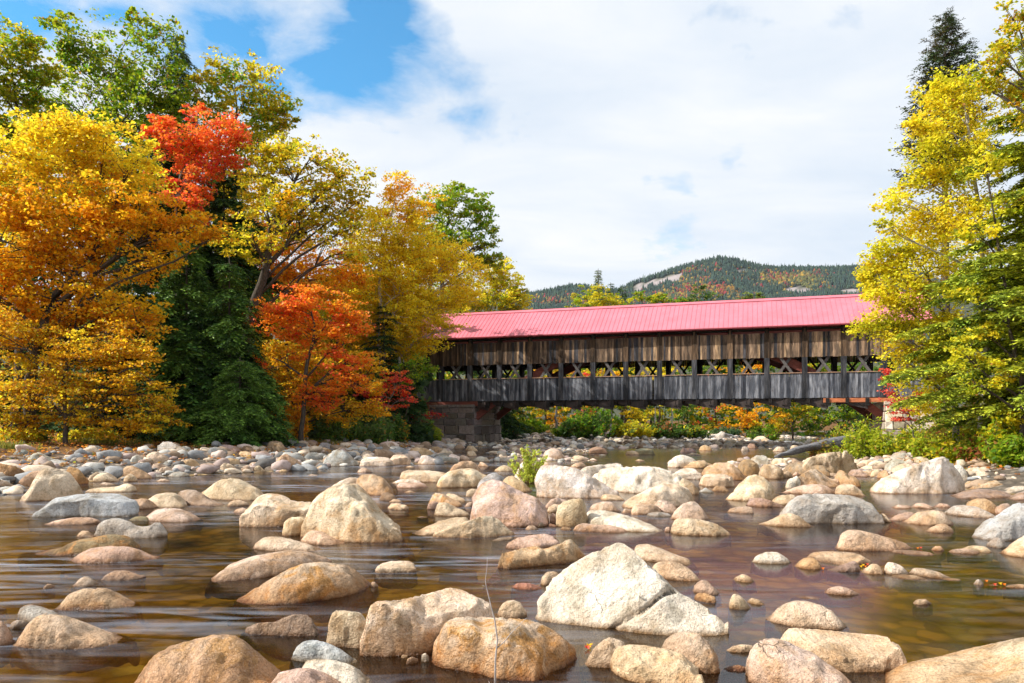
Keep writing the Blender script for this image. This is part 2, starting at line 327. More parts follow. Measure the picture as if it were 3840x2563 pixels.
# ------------------------------------------------------------------ rocks
FR = {'1': (0, 1600, .6142), '2': (1280, 1600, .6142), '3': (2560, 1600, .6142), 'a': (0, 1620, .40868), 'b': (900, 1600, .40868), 'c': (1800, 1540, .40868), 'd': (2700, 1540, .40868)}
TONE = {'cream': (.76, .65, .50), 'white': (.86, .81, .74), 'tan': (.66, .54, .41), 'orange': (.64, .47, .30), 'pink': (.66, .53, .46), 'grey': (.54, .53, .49), 'blue': (.48, .52, .56),
        'brown': (.36, .26, .18), 'dark': (.15, .145, .14), 'rust': (.42, .23, .12), 'red': (.55, .27, .22), 'moss': (.30, .28, .18), 'mauve': (.46, .36, .33), 'slate': (.30, .31, .32)}
def rock_shape(prof, by, style='r', depth=None, shear=None, res=(56, 44), crack=None, seed=0, nofacet=False, planes=()):
    """an irregular boulder whose outline, size and distance come from its measured profile"""
    r_ = np.random.default_rng(seed+11)
    P = np.array(prof, float); k = int(np.argmin(P[:, 1]))
    for i in range(k-1, -1, -1): P[i, 0] = min(P[i, 0], P[i+1, 0]-.8)
    for i in range(k+1, len(P)): P[i, 0] = max(P[i, 0], P[i-1, 0]+.8)
    xl, xr = P[0, 0], P[-1, 0]; mid = (xl+xr)/2
    yf, zg = ground_hit(mid, by)
    ya, _ = ground_hit(xl, min(P[0, 1], by)); yb, _ = ground_hit(xr, min(P[-1, 1], by))
    w = abs(xr-xl)/F*(yf)/2*1.02
    dd = (ya+yb)/2-yf
    d = depth*w if depth else float(np.clip(dd, .48*w, .85*w))
    slope = float(np.clip(yb-ya, -1.1*w, 1.1*w)); Ym = yf+d*.97
    g = P[:, 1].copy()
    us = np.linspace(-1, 1, 161); pxs = mid+us*(xr-xl)/2; tp = np.interp(pxs, P[:, 0], g)
    ker = np.array([1, 2, 3, 2, 1.])/9 if style == 'a' else np.hanning(13)[1:-1]/np.hanning(13)[1:-1].sum()
    pad = len(ker)//2; tp = np.convolve(np.pad(tp, pad, mode='edge'), ker, 'valid')
    ext = 1.07; nu, nv = res
    uu = np.sin(np.linspace(-math.pi/2, math.pi/2, nu))*ext
    Yc = Ym+slope/2*np.clip(uu, -1, 1)
    px = mid+uu*(xr-xl)/2
    zt = H-(np.interp(px, pxs, tp)-HY)/F*Yc
    over = np.clip((np.abs(uu)-.985)/(ext-.985), 0, 1)
    low = zg-.12-.22*w
    zt = np.maximum(zt, zg-.05)
    hmax = max(zt.max()-zg, .05)
    zb = zg-.12-.45*(zt-zg)-.10*w
    zt = zt*(1-over)+(low)*over; zb = zb*(1-over)+low*over
    e = {'r': .84, 'a': .66, 'b': .42}[style]
    sh = shear if shear is not None else r_.uniform(-.05, .30)
    an = np.linspace(0, 2*math.pi, nv, endpoint=False)
    ca, sa = np.cos(an), np.sin(an); cs = np.sign(ca)*np.abs(ca)**e; sn = np.sign(sa)*np.abs(sa)**e
    du = d*np.clip(1-np.abs(uu/ext)**(2.4 if style != 'b' else 5), 0, 1)**.55
    zm = (zt+zb)/2; hh = (zt-zb)/2
    X = np.zeros((nu, nv, 3))
    yy = Yc[:, None]+du[:, None]*(cs[None, :]+sh*np.maximum(sn[None, :], 0)*.9)
    X[..., 1] = yy; X[..., 2] = zm[:, None]+hh[:, None]*sn[None, :]
    X[..., 0] = ((px-CX)/F)[:, None]*Yc[:, None]
    V = X.reshape(-1, 3); C = np.array([(mid-CX)/F*Ym, Ym, zg+hmax*.35])
    Q = V-C
    if not nofacet and w > .3:
        for q in range({'a': 11, 'b': 6, 'r': 4}[style]):
            n_ = r_.normal(size=3); n_[2] = abs(n_[2])*.8+.1; n_[0] *= .55; n_ /= np.linalg.norm(n_)
            dt = Q@n_; lim = np.quantile(dt, r_.uniform(.85, .95) if style == 'a' else r_.uniform(.88, .96)); ex = np.maximum(dt-lim, 0); Q = Q-np.outer(ex*(.8 if style != 'r' else .5), n_)
    if style == 'b' and w > .25: planes = list(planes)+[(r_.uniform(-.15, .15), -.2, 1, .86), (r_.uniform(-.25, .25), -1, .12, .80)]
    for (a_, b_, c_, q_) in planes:
        n_ = np.array([a_, b_, c_]); n_ = n_/np.linalg.norm(n_); dt = Q@n_; ex = np.maximum(dt-np.quantile(dt, q_), 0); Q = Q-np.outer(ex*.93, n_)
    s = 1/max(w, .05); nrm = Q/(np.linalg.norm(Q, axis=1, keepdims=True)+1e-9); so = r_.uniform(0, 90, 3)
    am = {'r': 1., 'a': 1.25, 'b': 1.0}[style]
    hw = min(w, hmax*2.2)
    disp = hw*am*(.085*fbm(Q*s*1.3+so, 2, 3)+.035*fbm(Q*s*4+so, 2, 17)+.015*fbm(Q*s*12+so, 2, 31))
    if style == 'r': disp -= hw*.035*np.abs(vnoise(Q*s*2.1+so, 71))
    if style != 'r': disp += hw*(-.06*np.abs(vnoise(Q*s*2.3+so, 55)))
    Q = Q+nrm*disp[:, None]; V = Q+C
    if crack is not None:
        cp = np.array(crack, float); pxv = CX+F*V[:, 0]/V[:, 1]; pyv = HY-F*(V[:, 2]-H)/V[:, 1]; dm = np.full(len(V), 1e9); side = np.zeros(len(V))
        for i in range(len(cp)-1):
            a, b = cp[i], cp[i+1]; ab = b-a; t = np.clip(((pxv-a[0])*ab[0]+(pyv-a[1])*ab[1])/(ab@ab), 0, 1)
            dx = pxv-(a[0]+t*ab[0]); dy = pyv-(a[1]+t*ab[1]); dn = np.hypot(dx, dy); sd = ab[0]*dy-ab[1]*dx; side = np.where(dn < dm, sd, side); dm = np.minimum(dm, dn)
        front = (V[:, 1] < Ym+.2*d)
        V[:, 2] -= np.where(front, .035*np.exp(-(dm/8)**2), 0); V[:, 1] += np.where(front, .06*np.exp(-(dm/8)**2), 0)
        V[:, 1] += np.where(front & (side > 0), .012*np.exp(-dm/160), 0)
    # correct the crest so the outline keeps its measured height
    for it in range(3):
        pxv = CX+F*V[:, 0]/V[:, 1]; pyv = HY-F*(V[:, 2]-H)/V[:, 1]
        nb = max(7, min(44, nu//3)); bi = np.clip(((pxv-xl)/(xr-xl)*nb).astype(int), 0, nb-1); mn = np.full(nb, 1e9); np.minimum.at(mn, bi, pyv)
        ok = mn < 1e8; cx = xl+(np.arange(nb)+.5)/nb*(xr-xl); tgt = np.interp(cx, pxs, tp)
        dl = np.where(ok, mn-tgt, 0); dl[0] *= .3; dl[-1] *= .3; dl = np.convolve(np.pad(dl, 1, mode='edge'), [.25, .5, .25], 'valid')
        dz = np.interp(pxv, cx, dl)*V[:, 1]/F
        wt = np.clip((V[:, 2]-zg)/max(hmax, .02), 0, 1.0)
        loc = np.clip(np.interp(pxv, pxs, H-(tp-HY)/F*Ym)-zg, .03, None); wt = np.clip((V[:, 2]-zg)/loc, 0, 1)
        V[:, 2] += np.clip(dz, -.22*hmax, .22*hmax)*wt
    idx = np.arange(nu*nv).reshape(nu, nv)
    a = idx[:-1]; b = idx[1:]
    Fc = np.stack([a, np.roll(a, -1, 1), np.roll(b, -1, 1), b], -1).reshape(-1, 4)
    fs = Fc[:, ::-1]
    return V, fs, (C[0], Ym, zg), w, hmax

ROCKS = []     # (tile, profile, base row, tone, style, landmark phrase, options)
def rk(tile, prof, by, tone, style='r', name=None, **kw):
    ROCKS.append((tile, [tuple(float(c) for c in p.split(',')) for p in prof.split()], by, tone, style, name, kw))
# -- foreground and mid-river, left third
rk('1', '135,455 190,340 235,270 290,250 350,255 420,275 460,310 500,385 515,410', 460, 'cream', 'a', 'tall pale peaked boulder by the left shore', st=.15)
rk('1', '92,360 130,315 190,275 240,268 330,290 360,360', 368, 'orange', st=.4)
rk('1', '380,350 395,262 430,243 490,262 530,310 538,352', 355, 'rust', st=.6)
rk('1', '-60,345 -50,260 0,225 60,235 120,250 170,275 190,320 195,345', 348, 'rust', 'a', 'rust brown boulder at the left shore', st=.5)
rk('1', '-20,365 0,325 40,332 70,350 85,362', 370, 'pink')
rk('1', '38,380 80,358 130,352 162,380', 385, 'blue', 'a')
rk('1', '225,550 260,510 300,455 350,432 500,410 600,405 740,412 785,430 805,480 812,520 816,550', 560, 'blue', 'b', 'long pale grey slab in the water', st=.05)
rk('1', '500,400 560,378 660,370 720,365 760,348 800,348 822,370 825,398', 405, 'cream', st=.1)
rk('1', '795,500 800,450 850,440 900,440 950,465 972,492', 508, 'tan', st=.4)
rk('1', '905,440 950,415 1010,403 1070,405 1120,435 1140,480 1142,490', 496, 'cream', st=.1)
rk('1', '1065,400 1120,380 1160,378 1210,395 1290,440 1350,470 1362,485', 488, 'mauve', 'a', 'mauve brown pointed rock')
rk('1', '1245,395 1290,355 1340,325 1400,314 1470,322 1560,365 1600,400 1604,425 1608,445', 452, 'cream', 'r', 'broad cream domed boulder far left in the water', st=.2)
rk('1', '1395,480 1405,455 1460,448 1500,458 1520,475', 490, 'cream')
rk('1', '1422,525 1440,505 1480,495 1530,510 1540,525', 530, 'pink')
rk('1', '885,555 940,510 1000,498 1100,502 1180,530 1218,570', 583, 'pink', st=.2, name='low smooth pinkish boulder')
rk('1', '260,600 330,575 450,555 560,555 605,570 610,595', 605, 'pink')
rk('1', '575,665 580,620 610,580 680,560 740,560 800,585 840,610 900,610 960,580 1005,600 1020,650 1022,678', 688, 'grey', 'a', 'grey saddle backed boulder', st=.1)
rk('1', '780,572 830,550 890,548 930,570 935,576', 580, 'moss')
rk('1', '470,660 500,635 540,638 575,665', 678, 'tan')
rk('1', '145,775 250,762 400,725 450,695 560,675 650,658 760,658 830,690 870,730 882,755', 792, 'moss', 'r', 'long mossy ridge shaped rock', st=.8)
rk('1', '385,830 440,800 520,750 640,730 760,730 850,745 930,785 985,815', 842, 'pink', 'r', 'long low rosy brown boulder', st=.5)
rk('1', '618,940 640,905 700,880 770,878 830,895 880,912 885,935', 945, 'mauve', 'a')
rk('1', '443,975 480,930 520,912 560,925 600,965', 985, 'white')
rk('1', '262,985 285,962 310,962 332,975', 992, 'tan')
rk('1', '345,1120 370,1070 430,1010 520,988 650,985 740,1020 820,1070 860,1105', 1132, 'tan', 'r', 'coarse speckled brown dome rock', st=.6, seed=4)
rk('1', '128,1165 132,1110 145,1092 190,1085 260,1100 340,1130 390,1155 400,1180', 1195, 'blue', 'r', st=.6)
rk('1', '65,1220 75,1190 110,1180 150,1185 160,1215', 1245, 'grey')
rk('1', '105,1340 120,1270 165,1200 220,1155 300,1145 400,1155 520,1195 640,1240 740,1285 800,1330', 1370, 'tan', 'r', 'large smooth tan boulder near the left edge', st=.3, res=(90, 60))
rk('1', '-60,1310 -20,1190 10,1185 50,1220 80,1300 85,1320', 1340, 'mauve', st=.5)
rk('1', '-20,1122 0,1103 38,1115', 1128, 'pink')
rk('1', '1545,745 1560,700 1620,672 1700,672 1800,690 1900,720 1965,755', 762, 'cream', 'r', st=.1)
rk('1', '1297,930 1330,890 1400,840 1520,795 1650,770 1760,755 1880,762 1960,790 2000,830', 940, 'pink', 'r', 'broad low rosy boulder behind the orange one', st=.4, res=(90, 60))
rk('1', '1450,1055 1530,1000 1640,935 1750,870 1850,835 1960,825 2100,842 2170,870 2230,920 2258,985', 1082, 'tan', 'r', 'big low orange crusted boulder', st=1., res=(100, 64), seed=3)
rk('1', '1450,1270 1480,1240 1560,1200 1690,1190 1740,1160 1820,1140 1880,1145 1950,1190 2005,1240 2010,1285', 1300, 'mauve', 'a', 'grey and pink humped rock', res=(80, 56), st=.2)
rk('1', '850,1560 870,1470 930,1400 1030,1340 1180,1300 1300,1270 1420,1270 1490,1300 1580,1380 1650,1440 1730,1510 1760,1600', 1740, 'orange', 'r', 'huge orange pink granite boulder at the bottom edge', st=.7, res=(130, 90), shear=.35)
rk('1', '1780,1410 1800,1350 1850,1310 1920,1302 2000,1320 2060,1345 2144,1400 2189,1440', 1455, 'blue', 'r', st=.1, res=(70, 50))
rk('1', '1815,1530 1860,1430 1930,1418 2040,1425 2150,1455 2220,1500 2255,1568', 1610, 'white', 'r', st=.15, res=(80, 56))
rk('1', '1590,1640 1700,1500 1820,1475 1900,1475 2000,1510 2084,1560 2150,1660', 1760, 'pink', 'r', st=.3, res=(90, 60))
rk('1', '2000,1345 2002,1250 2010,1160 2040,1125 2100,1122 2200,1135 2240,1170 2246,1350', 1356, 'cream', 'b', 'upright cream grey block', st=.2, res=(60, 50))
rk('1', '1475,600 1476,510 1530,485 1550,440 1610,410 1680,408 1750,425 1800,455 1900,460 1935,470 1940,540 1945,600', 622, 'cream', 'b', 'pale flat topped block beside the giant boulder', st=.5, res=(70, 56))
rk('1', '1730,655 1735,580 1770,555 1840,550 1900,570 1930,640', 668, 'cream', st=.5)
rk('1', '1842,700 1855,655 1900,632 1970,640 2060,690 2114,715', 724, 'tan', st=.3)
rk('1', '1870,650 1872,560 1885,480 1940,415 2010,370 2084,340 2140,330 2200,360 2270,430 2340,520 2420,585 2475,640 2492,690', 718, 'cream', 'a', 'giant cream boulder with an orange foot', st=.55, res=(120, 84), seed=6, shear=.3)
rk('b', '780,615 830,550 920,495 1010,468 1100,470 1200,520 1230,600', 620, 'cream', st=.1)
rk('b', '1060,560 1070,470 1120,440 1220,437 1320,470 1390,545 1418,615', 634, 'orange', 'r', st=.5)
# -- middle third
rk('2', '228,440 240,410 280,400 320,415 343,440', 455, 'brown')
rk('2', '290,460 320,442 360,448 378,462', 467, 'tan')
rk('2', '285,495 300,470 350,468 400,480 408,500', 512, 'tan')
rk('2', '360,325 365,280 400,265 520,268 600,275 640,282 645,330', 345, 'cream', 'b', 'flat cracked cream block', st=.3)
rk('2', '300,346 350,325 430,318 480,335 510,350', 352, 'white')
rk('2', '345,372 350,345 400,340 500,345 532,370', 378, 'pink')
rk('2', '383,400 420,390 458,402', 406, 'tan')
rk('2', '578,355 600,310 650,275 720,258 800,255 840,270 870,290 900,300 905,345', 376, 'cream', 'r', 'smooth cream boulder with a grey patch', st=.45, res=(70, 50))
rk('2', '648,285 680,235 740,210 800,210 840,240 850,275', 290, 'orange', st=.3)
rk('2', '830,238 850,213 880,225 900,243', 246, 'tan', 'a')
rk('2', '833,380 835,345 870,305 930,280 985,300 1010,350', 385, 'blue', st=.1)
rk('2', '975,385 985,325 1010,303 1050,300 1100,330 1150,370 1168,390', 400, 'orange', st=.3)
rk('2', '932,272 960,245 1000,235 1050,255 1068,270', 276, 'cream')
rk('2', '1055,330 1065,270 1090,222 1150,205 1200,215 1230,250 1240,330', 345, 'white', 'r', 'white boulder behind the willow tuft')
rk('2', '1215,238 1240,215 1270,225 1275,240', 245, 'tan')
rk('2', '1180,430 1183,330 1190,270 1215,240 1300,233 1420,250 1480,275 1560,320 1640,370 1700,400 1728,425 1732,435', 441, 'white', 'a', 'big white wedge boulder right of the willow tuft', st=.35, res=(100, 70), seed=2)
rk('2', '1440,300 1460,252 1560,235 1690,222 1720,235 1740,262', 330, 'white', 'a', st=.2)
rk('2', '1500,340 1530,300 1560,270 1620,250 1740,245 1860,240 1950,250 2060,290 2100,320 2120,370', 410, 'white', 'a', 'wide white folded slab', st=.2, res=(100, 64), seed=5)
rk('2', '1400,242 1430,222 1470,220 1505,240', 250, 'tan')
rk('2', '1710,495 1730,455 1790,420 1870,380 1960,350 2050,350 2130,380 2150,440 2155,470', 500, 'cream', 'r', 'pale rounded boulder below the folded slab', st=.2, res=(80, 56))
rk('2', '1575,440 1590,410 1650,415 1710,425 1728,445', 455, 'cream', 'b')
rk('2', '782,560 787,470 810,400 850,345 920,322 990,335 1050,370 1120,405 1190,430 1240,475 1270,530 1276,580', 612, 'pink', 'r', 'big rosy brown speckled boulder in mid river', st=.4, res=(110, 80), seed=9)
rk('2', '760,430 765,395 790,380 830,382 835,430', 432, 'tan', 'b')
rk('2', '535,470 538,430 570,405 620,410 680,440 730,465 745,488', 492, 'tan', st=.8)
rk('2', '620,430 650,405 700,415 750,440 762,455', 460, 'cream')
rk('2', '525,500 530,470 560,455 590,460 610,480', 508, 'pink')
rk('2', '565,540 568,490 590,465 640,462 700,490 770,520 800,545', 552, 'cream', st=.15)
rk('2', '750,490 770,465 800,460 805,490', 494, 'pink')
rk('2', '460,555 490,547 530,555', 558, 'tan')
rk('2', '408,660 470,632 590,578 700,553 775,555 810,600', 672, 'cream', 'a', st=.2)
rk('2', '505,672 600,635 760,580 860,545 920,548 980,560 1030,590 1050,625 1054,655', 690, 'cream', 'a', 'wedge shaped cream and brown rock', st=.4, res=(90, 60), seed=8)
rk('2', '1240,490 1270,445 1320,432 1380,450 1400,480', 500, 'pink', st=.2)
rk('2', '1260,520 1265,490 1300,472 1345,480', 525, 'cream')
rk('2', '1275,590 1275,545 1290,528 1315,540 1320,590', 598, 'mauve')
rk('2', '1312,600 1313,540 1316,490 1350,460 1420,440 1480,440 1500,480 1502,560 1500,600', 618, 'tan', 'r', 'upright egg shaped boulder', st=.3, depth=.7)
rk('2', '1195,605 1205,585 1225,580 1245,600', 615, 'grey')
rk('2', '1120,625 1140,605 1180,605 1203,625', 635, 'pink', 'a')
rk('2', '1250,605 1270,590 1310,600 1320,612', 616, 'brown')
rk('2', '1480,590 1485,530 1510,510 1600,510 1700,530 1800,560 1900,600 1970,640', 642, 'white', 'r', 'long white tapering boulder', st=.15, res=(90, 60))
rk('2', '1412,635 1430,600 1480,590 1560,600 1640,600 1720,620 1745,640', 650, 'pink', st=.4)
rk('2', '1335,628 1350,615 1400,618 1412,632', 638, 'cream')
rk('2', '1505,510 1530,475 1590,458 1650,460 1690,490 1710,520', 525, 'pink', st=.2)
rk('2', '1765,530 1770,490 1800,470 1870,466 1930,480 1950,510', 540, 'tan', st=.3)
rk('2', '1900,490 1930,450 1980,448 2030,470 2060,500 2064,520', 530, 'pink')
rk('2', '1710,525 1730,500 1765,510 1768,525', 532, 'pink')
rk('2', '1865,545 1880,525 1940,520 2000,530 2018,545', 555, 'blue', 'a')
rk('3', '-75,565 -50,510 0,470 40,458 80,458 120,490 150,540 172,570', 575, 'pink', 'r', st=.2)
rk('3', '-72,650 -65,590 -40,560 40,558 120,570 200,590 255,620 272,655', 672, 'cream', 'r', 'cream loaf shaped boulder right of centre', st=.3, res=(70, 50))
rk('2', '1975,640 1980,615 2005,612 2010,640', 646, 'pink')
rk('2', '885,840 920,800 1000,770 1090,745 1180,728 1240,745 1330,715 1420,675 1480,663 1540,680 1575,740 1580,770', 852, 'tan', 'a', 'long twisted rock lying aslant in mid river', st=.7, res=(110, 60), depth=.28, seed=12)
rk('2', '985,745 1010,715 1060,680 1180,660 1260,652 1320,665 1352,690 1356,705', 752, 'pink', 'a', st=.3)
rk('2', '918,697 960,680 1040,672 1060,690', 702, 'grey')
rk('2', '197,878 230,840 300,822 400,820 445,830 455,882', 900, 'cream', 'b', 'small cream block alone in the water', st=.1)
rk('2', '600,890 700,880 760,880 830,888', 894, 'grey')
rk('2', '175,975 185,950 205,948 225,970', 982, 'tan')
rk('2', '1218,950 1225,915 1250,890 1290,883 1325,890 1340,940', 970, 'tan', st=.2)
rk('2', '1035,982 1070,955 1130,955 1190,965 1228,990', 998, 'red', 'a')
rk('2', '1165,1170 1175,1090 1210,1010 1290,920 1380,850 1480,790 1600,740 1660,712 1720,708 1760,730 1830,790 1880,840 1940,880 2010,960 2084,1020 2144,1050 2234,1100 2304,1160 2384,1230 2464,1290 2475,1312', 1345, 'white', 'a', 'enormous white granite boulder with a diagonal crack', st=.12, res=(240, 170), seed=21, shear=.6, depth=.6, nofacet=True, planes=((-.30, -.75, .66, .72), (.12, -.6, .8, .84), (0, -1, .05, .93)), crack='2150,955 2084,985 1990,1050 1850,1130 1700,1200 1650,1240 1640,1290')
rk('2', '1775,760 1800,720 1880,717 1960,745 2040,780 2134,810 2169,835', 842, 'cream', 'r', st=.2, res=(70, 50))
rk('2', '1890,900 1910,835 1950,825 2020,822 2084,840 2144,880 2186,930', 945, 'tan', 'r', st=.3, res=(70, 50))
rk('2', '130,1385 140,1250 155,1130 180,1080 230,1065 350,1060 500,1025 600,1000 660,982 740,995 830,1040 900,1070 935,1100 945,1160 948,1240', 1408, 'cream', 'b', 'massive square granite block with a pale flat top', st=.55, res=(130, 96), seed=33, depth=.6, shear=.12)
rk('2', '950,1160 960,1110 990,1070 1040,1057 1100,1075 1130,1120 1138,1160', 1178, 'cream', 'r', 'rounded cream stone beside the square block', st=.2)
rk('2', '562,1380 575,1310 590,1250 640,1185 700,1165 780,1158 900,1162 1040,1165 1130,1175 1220,1200 1320,1255 1400,1320 1470,1395 1474,1430', 1548, 'tan', 'a', 'big golden stained boulder in the bottom centre', st=1., res=(130, 96), seed=14, shear=.15)
rk('2', '395,1450 400,1420 430,1405 465,1415 470,1440', 1458, 'tan')
rk('2', '485,1440 490,1390 515,1382 535,1400 538,1440', 1448, 'grey')
rk('2', '365,1415 370,1395 405,1395 410,1415', 1422, 'cream')
rk('2', '1478,1470 1500,1420 1540,1350 1600,1300 1640,1285 1720,1310 1750,1350 1760,1470', 1485, 'tan', 'a', st=.3, res=(60, 50))
rk('2', '1636,1480 1640,1390 1680,1345 1760,1330 1850,1335 2000,1360 2084,1385 2144,1440 2204,1500 2225,1570', 1620, 'cream', 'r', 'smooth cream boulder at the bottom right of centre', st=.4, res=(110, 80))
rk('3', '-140,1400 -130,1330 -100,1290 -50,1260 30,1252 100,1265 160,1310 200,1370 222,1420 224,1480', 1502, 'tan', 'r', st=.5, res=(70, 56))
# -- right third
rk('3', '265,1372 300,1340 360,1330 430,1335 440,1372', 1388, 'cream')
rk('3', '235,1500 270,1465 340,1455 400,1470 410,1500', 1510, 'rust')
rk('3', '382,1500 390,1400 420,1340 480,1300 560,1290 640,1310 720,1350 800,1380 880,1440 960,1490 1030,1550 1060,1610', 1690, 'pink', 'r', 'big rosy boulder at the bottom edge', st=.5, res=(120, 84), seed=17)
rk('3', '770,1600 775,1480 810,1450 860,1462 900,1500 960,1540 1010,1600', 1650, 'cream', 'a', st=.2, res=(60, 50))
rk('3', '583,1330 590,1250 640,1222 740,1235 900,1245 1060,1262 1180,1270 1270,1290 1330,1340 1357,1400 1360,1460', 1533, 'cream', 'b', 'broad speckled cream block on the lower right', st=.3, res=(120, 84), seed=18)
rk('3', '1180,1640 1280,1500 1400,1440 1560,1410 1700,1370 1860,1330 2000,1300 2084,1285 2250,1270 2400,1350 2500,1600', 1850, 'tan', 'r', 'vast tan boulder in the bottom right corner', st=.6, res=(130, 96), seed=19, shear=.4)
rk('3', '528,1180 560,1120 620,1080 680,1062 760,1065 850,1090 920,1130 975,1190 988,1210', 1240, 'tan', 'r', 'smooth tan dome in the pink reflection', st=.2, res=(90, 64))
rk('3', '278,1098 290,1050 310,1018 350,1030 390,1065 412,1098', 1120, 'cream', 'a', 'small pointed cream stone in the pink reflection')
rk('3', '392,1070 420,1045 460,1055 500,1082', 1092, 'cream')
rk('3', '62,1008 80,955 120,935 160,945 200,985 228,1015', 1028, 'pink', 'a')
rk('3', '72,1045 90,1018 140,1015 200,1040 203,1062', 1080, 'tan', st=.5)
rk('3', '308,942 330,912 370,900 410,915 445,945', 958, 'cream')
rk('3', '865,1018 890,985 950,973 1010,985 1078,1022', 1035, 'tan', st=.2)
rk('3', '665,1048 720,1035 800,1040 860,1058', 1064, 'pink')
rk('3', '1412,1078 1430,1055 1480,1053 1518,1076', 1092, 'tan', 'r', 'tiny brown stone alone in the olive pool')
rk('3', '418,828 450,785 510,765 580,767 630,795 665,828', 842, 'white', 'r', 'smooth white oval stone', st=.05)
rk('3', '733,810 750,775 830,762 920,762 1020,768 1080,780 1130,805 1160,832', 857, 'tan', 'a', 'flat brown ledge rock', st=.3)
rk('3', '685,858 700,825 750,800 800,800 830,820 852,860', 874, 'orange', st=.4)
rk('3', '880,878 950,850 1040,820 1065,825 1078,878', 892, 'mauve', 'a')
rk('3', '1095,892 1120,855 1160,835 1200,845 1235,893', 907, 'cream')
rk('3', '1233,896 1236,850 1248,828 1280,828 1340,850 1370,880 1374,896', 910, 'white', 'r', 'white egg shaped cobble')
rk('3', '1272,920 1330,903 1420,908 1492,930', 942, 'tan')
rk('3', '1392,900 1400,868 1420,862 1480,867 1560,885 1630,920', 932, 'white')
rk('3', '1580,938 1620,925 1690,930 1700,940', 948, 'cream')
rk('3', '1778,962 1800,930 1830,945 1838,962', 970, 'grey')
rk('3', '1965,985 2000,965 2060,962 2140,970 2160,990', 996, 'cream')
rk('3', '1860,972 1900,962 1945,975', 980, 'pink')
rk('3', '943,750 946,700 960,650 1010,630 1080,632 1180,655 1280,685 1360,710 1405,745', 763, 'tan', 'r', 'rounded tan boulder tapering to the right', st=.3, res=(80, 56))
rk('3', '1268,768 1300,752 1400,755 1500,765 1560,785', 790, 'pink')
rk('3', '1515,755 1540,730 1575,728 1597,755', 762, 'orange', 'a')
rk('3', '1628,770 1650,748 1740,745 1800,758 1808,772', 782, 'pink')
rk('3', '1700,755 1740,728 1800,727 1860,735 1882,760', 775, 'cream')
rk('3', '1858,725 1880,690 1925,675 1965,695 1975,730', 747, 'slate', 'r', 'small blue grey stone')
rk('3', '1758,690 1775,640 1830,580 1900,550 1970,500 2040,465 2084,460 2180,470 2260,560 2280,690', 708, 'blue', 'a', 'large blue grey boulder at the right edge', st=.1, res=(90, 64))
rk('3', '1962,780 1975,740 2020,700 2084,665 2180,650 2250,720 2260,800', 814, 'cream', 'r', st=.4, res=(70, 56))
rk('3', '598,590 602,520 640,460 700,420 780,408 900,412 1020,418 1100,440 1170,480 1208,540 1214,590', 603, 'grey', 'b', 'large pale grey block right of centre', st=.15, res=(100, 70), seed=23)
rk('3', '455,597 520,575 600,535 660,528 710,545 760,580 790,610', 616, 'tan', 'r', 'low sandy rock before the grey block')
rk('3', '1200,575 1208,525 1240,540 1275,580', 587, 'tan')
rk('3', '1258,568 1300,540 1370,520 1420,525 1440,560', 580, 'pink')
rk('3', '1358,592 1380,555 1430,520 1520,510 1590,518 1625,545 1638,590', 606, 'cream', 'r', 'plump cream cobble boulder', st=.4)
rk('3', '1490,638 1520,610 1570,593 1620,600 1650,635', 652, 'tan', st=.3)
rk('3', '1610,520 1640,485 1720,478 1800,490 1870,520 1912,545', 563, 'grey')
rk('3', '1745,480 1760,448 1800,438 1860,442 1910,470 1925,510', 533, 'orange')
rk('3', '1918,525 1920,490 1950,470 1990,470 2020,500', 537, 'pink')
rk('3', '1395,492 1430,465 1480,470 1548,498', 504, 'pink')
rk('3', '1278,497 1310,478 1380,482 1400,497', 503, 'pink')
rk('3', '1530,487 1570,468 1620,475 1635,490', 496, 'pink')
rk('3', '1150,400 1170,350 1230,310 1330,260 1430,230 1520,200 1590,180 1640,210 1690,270 1715,320 1722,370 1724,400', 417, 'white', 'a', 'great white and pink boulder by the right bank', st=.3, res=(120, 84), seed=25)
rk('3', '1632,432 1700,395 1800,380 1900,385 1990,400 2020,418', 443, 'mauve', 'r', st=.3)
rk('3', '1980,440 2010,420 2060,400 2130,395 2200,430', 453, 'mauve')
rk('3', '1700,385 1705,345 1750,333 1830,335 1940,330 1958,372', 392, 'tan', 'b', st=.5)
rk('3', '1625,320 1640,245 1690,228 1735,265 1755,330', 338, 'grey')
rk('3', '1575,240 1585,190 1600,172 1660,168 1700,180 1714,235', 242, 'brown', 'b')
rk('3', '690,290 710,230 760,190 850,165 930,155 1000,150 1050,190 1078,240 1082,285', 303, 'tan', 'a', 'large tan flat sided boulder before the driftwood log', st=.3, res=(90, 64), seed=27)
rk('3', '605,280 640,230 700,218 780,225 870,235 888,270 892,298', 304, 'brown', 'r', 'brown oblong boulder with a small stone cairn', st=.4)
rk('3', '665,370 680,320 730,290 770,262 820,260 860,290 910,320 980,310 1010,360', 380, 'tan', 'a', 'tan twin humped boulder', st=.6, res=(70, 50))
rk('3', '915,350 930,290 950,268 980,262 1010,290 1060,310 1095,350 1098,368', 372, 'orange', 'a', st=.6)
rk('3', '1008,300 1030,262 1080,262 1130,290 1134,306', 309, 'mauve')
rk('3', '605,405 660,375 740,355 820,352 880,360 935,395 940,408', 418, 'pink', 'r', st=.3)
rk('3', '918,400 960,350 1010,335 1040,355 1090,390 1108,412', 426, 'cream', 'a', 'small cream pyramid rock')
rk('3', '255,447 300,400 350,340 400,300 450,292 500,310 550,360 575,410 578,448', 457, 'cream', 'r', 'steep cream haystack boulder', st=.35, res=(80, 60), seed=29)
rk('3', '370,482 400,445 460,433 520,445 600,475 615,490', 498, 'mauve', 'a')
rk('3', '258,518 300,495 380,487 430,492 444,525', 536, 'pink', 'a')
rk('3', '545,465 560,430 610,418 690,415 700,465', 480, 'cream', st=.3)
